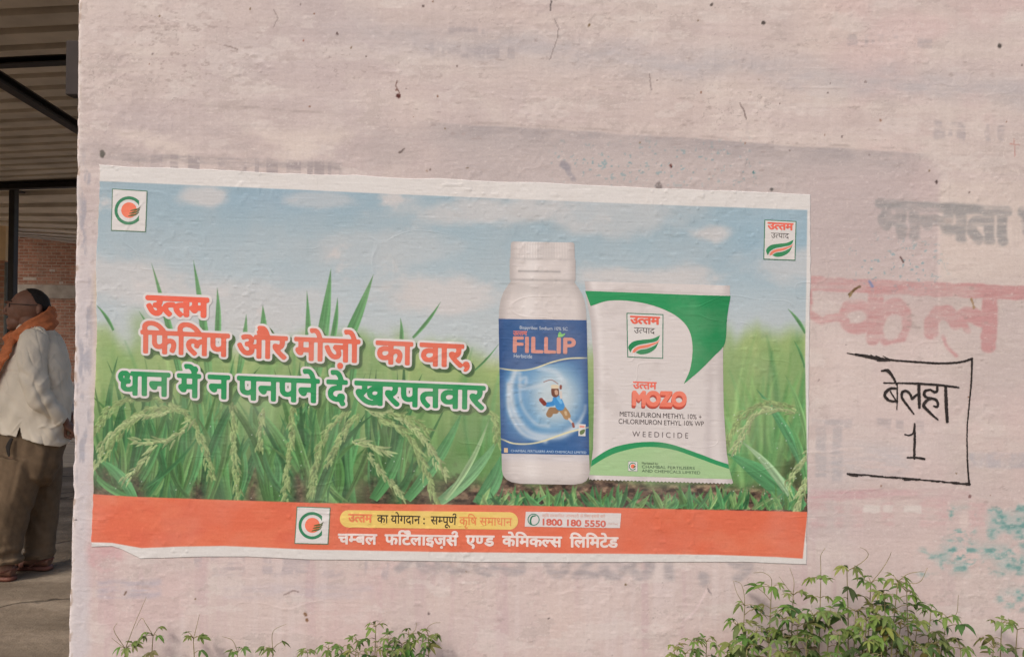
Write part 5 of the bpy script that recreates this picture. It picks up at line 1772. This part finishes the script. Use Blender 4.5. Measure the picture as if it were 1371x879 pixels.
fuse('pocket_slit_shade', bm, .003, 1, simple_mat('pocket_shade', (.03, .025, .022), .9), MAN)  # solid dark sliver, painted as the shade in the pocket slit

# scarf round the neck with a hanging end
bm = bmesh.new()
loop = [MP(71, 421, .0), MP(63, 428, -.085), MP(45, 437, -.12), MP(24, 448, -.10), MP(9, 455, -.02), MP(20, 448, .08), MP(45, 437, .12), MP(63, 428, .085), MP(71, 421, .0)]
def band(bm, pts, hw, th, cen, sub=8):
    """soft flat strip: wide across its run, thin away from the body axis"""
    sp = smooth_path([tuple(p) for p in pts], sub)
    m = len(sp)
    rings = []
    for i, p in enumerate(sp):
        p = Vector(p)
        t = (Vector(sp[min(i + 1, m - 1)]) - Vector(sp[max(i - 1, 0)])).normalized()
        o = p - Vector(cen); o.z *= .25
        o = (o - t * o.dot(t)).normalized()
        w = t.cross(o)
        h = float(np.interp(i / (m - 1), np.linspace(0, 1, len(hw)), hw))
        rings.append([bm.verts.new(p + w * h * math.cos(2 * math.pi * k / 20) + o * th * math.sin(2 * math.pi * k / 20)) for k in range(20)])
    for r0, r1 in zip(rings[:-1], rings[1:]):
        for k in range(20): bm.faces.new((r0[k], r0[(k + 1) % 20], r1[(k + 1) % 20], r1[k]))
    bm.faces.new(rings[0][::-1]); bm.faces.new(rings[-1])
NECK = MP(42, 440)
band(bm, loop, [.054, .050, .044, .038, .034, .038, .044, .050, .054], .020, NECK)
loop2 = [MP(74, 430, .0), MP(66, 437, -.09), MP(48, 444, -.125), MP(28, 452, -.11), MP(12, 457, -.05)]
band(bm, loop2, [.032, .032, .030, .028, .024], .018, NECK)
band(bm, [MP(17, 452, -.09), MP(12, 461, -.13), MP(6, 473, -.155), MP(-5, 492, -.165), MP(-18, 520, -.17), MP(-25, 550, -.17)], [.030, .040, .044, .048, .052, .055], .016, MP(46, 500))
def sc_fold(co):
    px, py = px_of(co)
    return .0035 * np.sin((py + .42 * px) / 1.6 + 1.2 * vn(px / 12, py / 12, 721)) + .002 * vn(px / 7, py / 7, 722)
fuse('scarf', bm, .0045, 1, M_SCARF, MAN, sc_fold)

# hair round the back of the head, moustache
bm = bmesh.new()
ell(bm, MP(41.5, 409), 25.6 * s, .0785, 23.6 * s)
def hair_cut(p):
    px, py = px_of(np.array(p))
    lim = np.interp(py, [380, 386, 392, 400, 406, 409, 419, 424], [26, 33, 40, 45, 48, 56, 57, 60])
    return px < lim or py > 421
hair = fuse('hair', bm, .0045, 1, M_HAIR, MAN, lambda co: .0018 * vn(co[:, 0] / .006, co[:, 2] / .006, 731), hair_cut)
bm = bmesh.new()
spline_tube(bm, [MP(13.5, 424.5, -.028), MP(11.2, 423.4, -.012), MP(10.6, 423, 0), MP(11.2, 423.4, .012), MP(13.5, 424.5, .028)], [.003, .006, .005, .006, .003], 10)
fuse('moustache', bm, .0025, 1, simple_mat('greying_moustache', (.10, .085, .075), .8, .4, 200), MAN)
# eyes and brows
bm = bmesh.new()
M_EYE = simple_mat('dark_eye', (.02, .014, .012), .3)
for sd in (-1, 1):
    bm = bmesh.new()
    ell(bm, MP(13.4, 409.2, sd * .033), .005, .009, .0045)
    for v in bm.verts: v.co -= MAN.location
    bm_obj('eye', bm, M_EYE, MAN, None, True)
    bm = bmesh.new()
    spline_tube(bm, [MP(12.4, 403.6, sd * .016), MP(12.0, 402.2, sd * .034), MP(15.5, 403.0, sd * .056)], [.003, .0045, .002], 8)
    for v in bm.verts: v.co -= MAN.location
    bm_obj('eyebrow', bm, M_HAIR, MAN, None, True)
# spectacles
bm = bmesh.new()
for sd in (-1, 1):
    tube(bm, [MP(13.2, 406.6, sd * .070), MP(30, 407.4, sd * .079), MP(51, 408.6, sd * .083), MP(53.5, 412, sd * .083)], [.0022] * 4, 8)
    pts = [MP(12.4 + 1.0 * math.cos(t) * 0, 409.2 - 3.9 * math.sin(t), sd * (.036 + .026 * math.cos(t))) for t in np.linspace(0, 2 * math.pi, 17)]
    tube(bm, pts, [.002] * 17, 8)
tube(bm, [MP(12.2, 407.4, -.012), MP(11.6, 406.8, 0), MP(12.2, 407.4, .012)], [.002] * 3, 8)
for v in bm.verts: v.co -= MAN.location
bm_obj('spectacles', bm, M_GLASS, MAN, None, True)
# sandals
for nm, hx, tx_, y in (('sandal', 21.5, -41, YN), ('sandal', 70, 12, YF)):
    bm = bmesh.new()
    h, t = MP(hx, 760, y - YM), MP(tx_, 760, y - YM)
    L = h.x - t.x
    out = []
    for k in range(28):
        a = 2 * math.pi * k / 28
        u = .5 - .5 * math.cos(a)
        wd = .040 + .012 * sst(.45, .8, np.array(u)) - .006 * math.exp(-((u - .45) / .15) ** 2)
        out.append((h.x - L * u, y + wd * (1 if math.sin(a) >= 0 else -1) * min(1, abs(math.sin(a)) * 1.9)))
    lo = [bm.verts.new((x, yy, floor_z() + .001)) for x, yy in out]
    hi = [bm.verts.new((x, yy, floor_z() + .021)) for x, yy in out]
    bm.faces.new(lo[::-1]); bm.faces.new(hi)
    for k in range(28): bm.faces.new((lo[k], lo[(k + 1) % 28], hi[(k + 1) % 28], hi[k]))
    for f, hh in ((.60, .062), (.78, .046)):
        pts = [Vector((h.x - L * f, y - .050, floor_z() + .018)), Vector((h.x - L * f, y - .044, floor_z() + hh * .75)), Vector((h.x - L * f, y, floor_z() + hh)), Vector((h.x - L * f, y + .044, floor_z() + hh * .75)), Vector((h.x - L * f, y + .050, floor_z() + .018))]
        spline_tube(bm, pts, [(.004, .016)] * 5, 10, 3)
    pts = [Vector((h.x - L * .45, y - .046, floor_z() + .02)), Vector((h.x - L * .15, y - .042, floor_z() + .06)), Vector((h.x + .004, y, floor_z() + .066)), Vector((h.x - L * .15, y + .042, floor_z() + .06)), Vector((h.x - L * .45, y + .046, floor_z() + .02))]
    spline_tube(bm, pts, [(.006, .004)] * 5, 8, 4)
    for v in bm.verts: v.co -= MAN.location
    bm_obj(nm, bm, M_SANDAL, MAN, None, True)

# ------------------------------------------------------------------ weeds along the foot of the wall
def leaf_material():
    t = NT('weed_leaf')
    p = t.pos()
    n = t.noise(p, 160, 3)
    col = t.mix(.4, t.attr(), t.ramp(n, [(.3, (.6, .6, .55)), (.7, (1, 1, 1))]), 'MULTIPLY')
    m = t.out(col, .6, t.bump(n, .3, .001), .25)
    tr = t.n('ShaderNodeBsdfTranslucent')
    t.l(col, tr.inputs[0])
    mx = t.n('ShaderNodeMixShader')
    mx.inputs[0].default_value = .22
    t.l(t.b.outputs[0], mx.inputs[1]); t.l(tr.outputs[0], mx.inputs[2])
    outn = [n_ for n_ in t.t.nodes if n_.type == 'OUTPUT_MATERIAL'][0]
    t.l(mx.outputs[0], outn.inputs[0])
    return m
M_LEAF = leaf_material()
M_STEM = simple_mat('weed_stem', (.22, .19, .085), .7, .3, 60, .2, .001)
RW = random.Random(12)
GREENS = [(.080, .130, .032), (.110, .168, .040), (.056, .094, .026), (.132, .180, .050), (.094, .142, .038), (.165, .195, .062)]
def leaflet(V, Fc, C, base, d, nrm, L, W, col, droop):
    """one pointed leaflet folded on its midrib, bending down towards the tip"""
    d = d.normalized()
    side = d.cross(nrm).normalized()
    nrm = side.cross(d).normalized()
    n = 6
    prev = None
    for i in range(n + 1):
        t = i / n
        w = W * (math.sin(math.pi * min(1, t * .93 + .04)) ** .8) * (1 - .30 * t) if i < n else 0.0
        if i in (2, 4): w *= 1.10
        c = base + d * (L * (t - .10 * droop * t * t)) + Vector((0, 0, -1)) * (L * .55 * droop * t * t)
        fold = nrm * (w * .45)
        k = len(V)
        V.extend([c - side * w + fold, c, c + side * w + fold])
        m = .9 + .2 * RW.random()
        C.extend([[q * m for q in col], [q * 1.12 for q in col], [q * m for q in col]])
        if prev is not None:
            Fc.append((prev, prev + 1, k + 1, k)); Fc.append((prev + 1, prev + 2, k + 2, k + 1))
        prev = k
def leaf(V, Fc, C, S, node, out, size, col, five=True):
    """petiole with a hand of three to five leaflets"""
    out = Vector(out).normalized()
    pl = size * RW.uniform(.5, 1.0)
    tip = node + out * pl + Vector((0, 0, pl * RW.uniform(-.1, .35)))
    S.append(([node, (node + tip) / 2 + Vector((0, 0, .003)), tip], [.0011, .0009, .0008]))
    nrm = (Vector((0, 0, 1)) + out * RW.uniform(-.2, .5) + Vector((RW.uniform(-.3, .3), RW.uniform(-.5, .1), 0))).normalized()
    h = (out - nrm * out.dot(nrm)).normalized()
    sd = nrm.cross(h)
    dr = RW.uniform(.2, 1.1)
    for a, k in ((-95, .55), (-48, .82), (0, 1.0), (48, .82), (95, .55)) if five else ((-60, .7), (0, 1.0), (60, .7)):
        a = math.radians(a + RW.uniform(-10, 10))
        d = h * math.cos(a) + sd * math.sin(a)
        L = size * k * RW.uniform(.85, 1.15)
        leaflet(V, Fc, C, tip, d + nrm * RW.uniform(-.25, .15), nrm, L * 1.05, L * RW.uniform(.165, .24), col, dr)
def weed(top_px, y, size, label, group, tend=None, lean=0.0, bare=.35, name='leafy_weed', dens=1.0):
    top = V3(*top_px, y)
    base = Vector((top.x + lean - .02 + RW.uniform(-.03, .03), min(y * .8 + RW.uniform(-.03, .02), -.03), 0.0))
    o = tag(empty(name, base), label, 'weed', group)
    V, Fc, C, S = [], [], [], []
    ctrl = [base, base.lerp(top, .4) + Vector((RW.uniform(-.02, .02), 0, 0)), base.lerp(top, .75) + Vector((RW.uniform(-.012, .012), 0, 0)), top]
    path = [Vector(p) for p in smooth_path([tuple(p) for p in ctrl], 8)]
    S.append((path, list(np.linspace(.0028, .0011, len(path)))))
    H = top.z
    z, az = H * bare, RW.uniform(0, 6.28)
    def at(q):
        f = q * (len(path) - 1); i = min(int(f), len(path) - 2)
        return path[i].lerp(path[i + 1], f - i)
    while z < H - .025:
        nd = at(z / H)
        for rep in range(2 if RW.random() < .55 * dens else 1):
            a = az + rep * math.pi + RW.uniform(-.5, .5)
            out = Vector((math.cos(a), -abs(math.sin(a)) * .8 if RW.random() < .7 or y > -.10 else math.sin(a), .25))
            col = GREENS[RW.randrange(6)]
            leaf(V, Fc, C, S, nd, out, size * RW.uniform(.5, 1.4), [c * RW.uniform(.7, 1.25) for c in (col if RW.random() > .035 else (.13, .10, .05))], RW.random() < .55)
        az += 2.4
        z += RW.uniform(.030, .055) / dens
    for k in range(RW.choice((3, 4, 4, 5))):
        a = az + k * 2 * math.pi / 4 + RW.uniform(-.4, .4)
        out = Vector((math.cos(a), math.sin(a) * .7 - .1, RW.uniform(.0, .5)))
        leaf(V, Fc, C, S, path[-1], out, size * RW.uniform(.6, .9), [c * RW.uniform(1.0, 1.35) for c in GREENS[RW.choice((1, 3, 4, 5))]], RW.random() < .5)
    if tend:
        for T in tend if isinstance(tend[0][0], (tuple, list)) else [tend]:
            pts = [path[-1]] + [V3(px, py, y) + Vector((0, RW.uniform(-.01, .01), 0)) for px, py in T]
            S.append(([Vector(p) for p in smooth_path([tuple(p) for p in pts], 6)], None))
            n_ = len(S[-1][0]); S[-1] = (S[-1][0], list(np.linspace(.0010, .0005, n_)))
    me = np_mesh('foliage', np.array([list(v - base) for v in V]), np.array(Fc), np.array(C))
    link_mesh('foliage', me, M_LEAF, o)
    bm = bmesh.new()
    for pts, r in S: tube(bm, [p - base for p in pts], r, 6)
    bm_obj('stem', bm, M_STEM, o, None, True)
    return o
SMALL = 'small weeds along the wall foot'
BIG = 'tall weeds below the marker box'
weed((168, 868), -.07, .034, 'leftmost low weed with two bare straight shoots, under the poster corner', SMALL, (((155, 842), (157, 833)), ((183, 832), (197, 798)), ((150, 853),)))
weed((205, 850), -.06, .034, 'low weed with a drooping star of leaves and a bent tendril, second from left', SMALL, ((197, 833), (188, 828), (183, 838)))
weed((259, 854), -.06, .034, 'low weed with one straight upright tendril below the orange strip', SMALL, ((262, 838), (267, 822)))
weed((318, 872), -.06, .034, 'low weed with a small round bud and arched tendril, between two star-leaved weeds', SMALL, ((312, 856), (299, 850)))
weed((365, 868), -.06, .038, 'low weed with a broad leaf star and a tendril curving right', SMALL, ((364, 850), (370, 840), (384, 834)))
for (px, py), y in (((412, 874), -.07), ((440, 868), -.08), ((458, 866), -.06), ((478, 858), -.08), ((520, 856), -.10), ((538, 862), -.08), ((566, 858), -.08), ((528, 872), -.14), ((480, 874), -.14), ((505, 866), -.12)):
    weed((px, py), y, .032, 'small weed of the low leafy tuft under the middle of the orange strip', SMALL)
weed((503, 838), -.08, .032, 'highest shoot of the low leafy tuft, its tip leaf pointing up right', SMALL, ((512, 829),))
weed((548, 850), -.08, .032, 'shoot with a forked upright tip in the low leafy tuft', SMALL, (((556, 842), (558, 833)), ((546, 846),)))
weed((574, 851), -.07, .030, 'rightmost shoot of the low leafy tuft with a fine curled tendril', SMALL, ((572, 840), (580, 834), (590, 833)))
for (px, py), y, tend, lab in (
        ((997, 810), -.10, (((988, 795), (983, 778)), ((996, 795), (992, 781), (984, 778))), 'weed with a looped pair of tendrils, left side of the tall clump'),
        ((1033, 787), -.10, ((1031, 772), (1022, 766), (1008, 765)), 'tall thin-stemmed weed with an arched tendril bent to the left'),
        ((1062, 796), -.12, (((1064, 778), (1058, 760)), ((1052, 784), (1043, 771))), 'weed with two upright tendrils left of the tallest straight stem'),
        ((1099, 775), -.10, ((1099, 755), (1098, 742), (1104, 732)), 'weed with a long straight bare stem and wavy tip, under the poster corner'),
        ((1134, 764), -.12, ((1152, 752), (1162, 743), (1158, 735), (1150, 731)), 'tallest bushy weed with hooked tendril, in the middle of the tall clump'),
        ((1166, 780), -.12, ((1180, 762), (1192, 748), (1193, 738)), 'weed with a slanting tendril reaching up right, beside the bushiest head'),
        ((1202, 778), -.13, (((1215, 768), (1226, 764), (1236, 764)), ((1228, 778), (1240, 758))), 'dense dark-headed weed with two crossed tendrils, right end of the tall clump'),
        ((1246, 818), -.08, None, 'small two-leaved shoot just right of the tall clump'),
        ((1268, 826), -.09, ((1282, 822), (1283, 796)), 'low weed with an upright bare spike, near the teal paint flakes'),
        ((1341, 834), -.08, None, 'low weed at the far right below the teal patch'),
        ((1362, 842), -.09, None, 'rightmost low weed at the picture edge')):
    weed((px, py), y, .034 if py > 800 else .037, lab, BIG, tend)
weed((1184, 796), -.16, .036, 'leafy weed just under the dark-headed one, right end of the clump', BIG)
weed((1214, 792), -.10, .034, 'weed hanging its leaves right of the dark-headed one', BIG)
for (px, py), y in (((903, 866), -.10), ((928, 860), -.12), ((946, 858), -.10), ((918, 874), -.16), ((962, 872), -.16)):
    weed((px, py), y, .030, 'short leafy weed at the low left end of the clump', BIG)
for (px, py), y in (((986, 836), -.12), ((1012, 846), -.14), ((1048, 828), -.15), ((1070, 822), -.16), ((1090, 824), -.14), ((1112, 820), -.14), ((1146, 818), -.14), ((1160, 830), -.18), ((1182, 828), -.20),
                    ((1208, 822), -.16), ((1228, 838), -.14), ((1030, 860), -.20), ((1080, 856), -.22), ((1124, 850), -.22), ((1162, 858), -.24), ((1196, 852), -.22),
                    ((1000, 868), -.20), ((1050, 874), -.26), ((1222, 866), -.2), ((1250, 862), -.14), ((1286, 868), -.14), ((1330, 866), -.12), ((1180, 876), -.26)):
    weed((px, py), y, .035, 'leafy weed standing among the others inside the tall clump', BIG, dens=1.0)
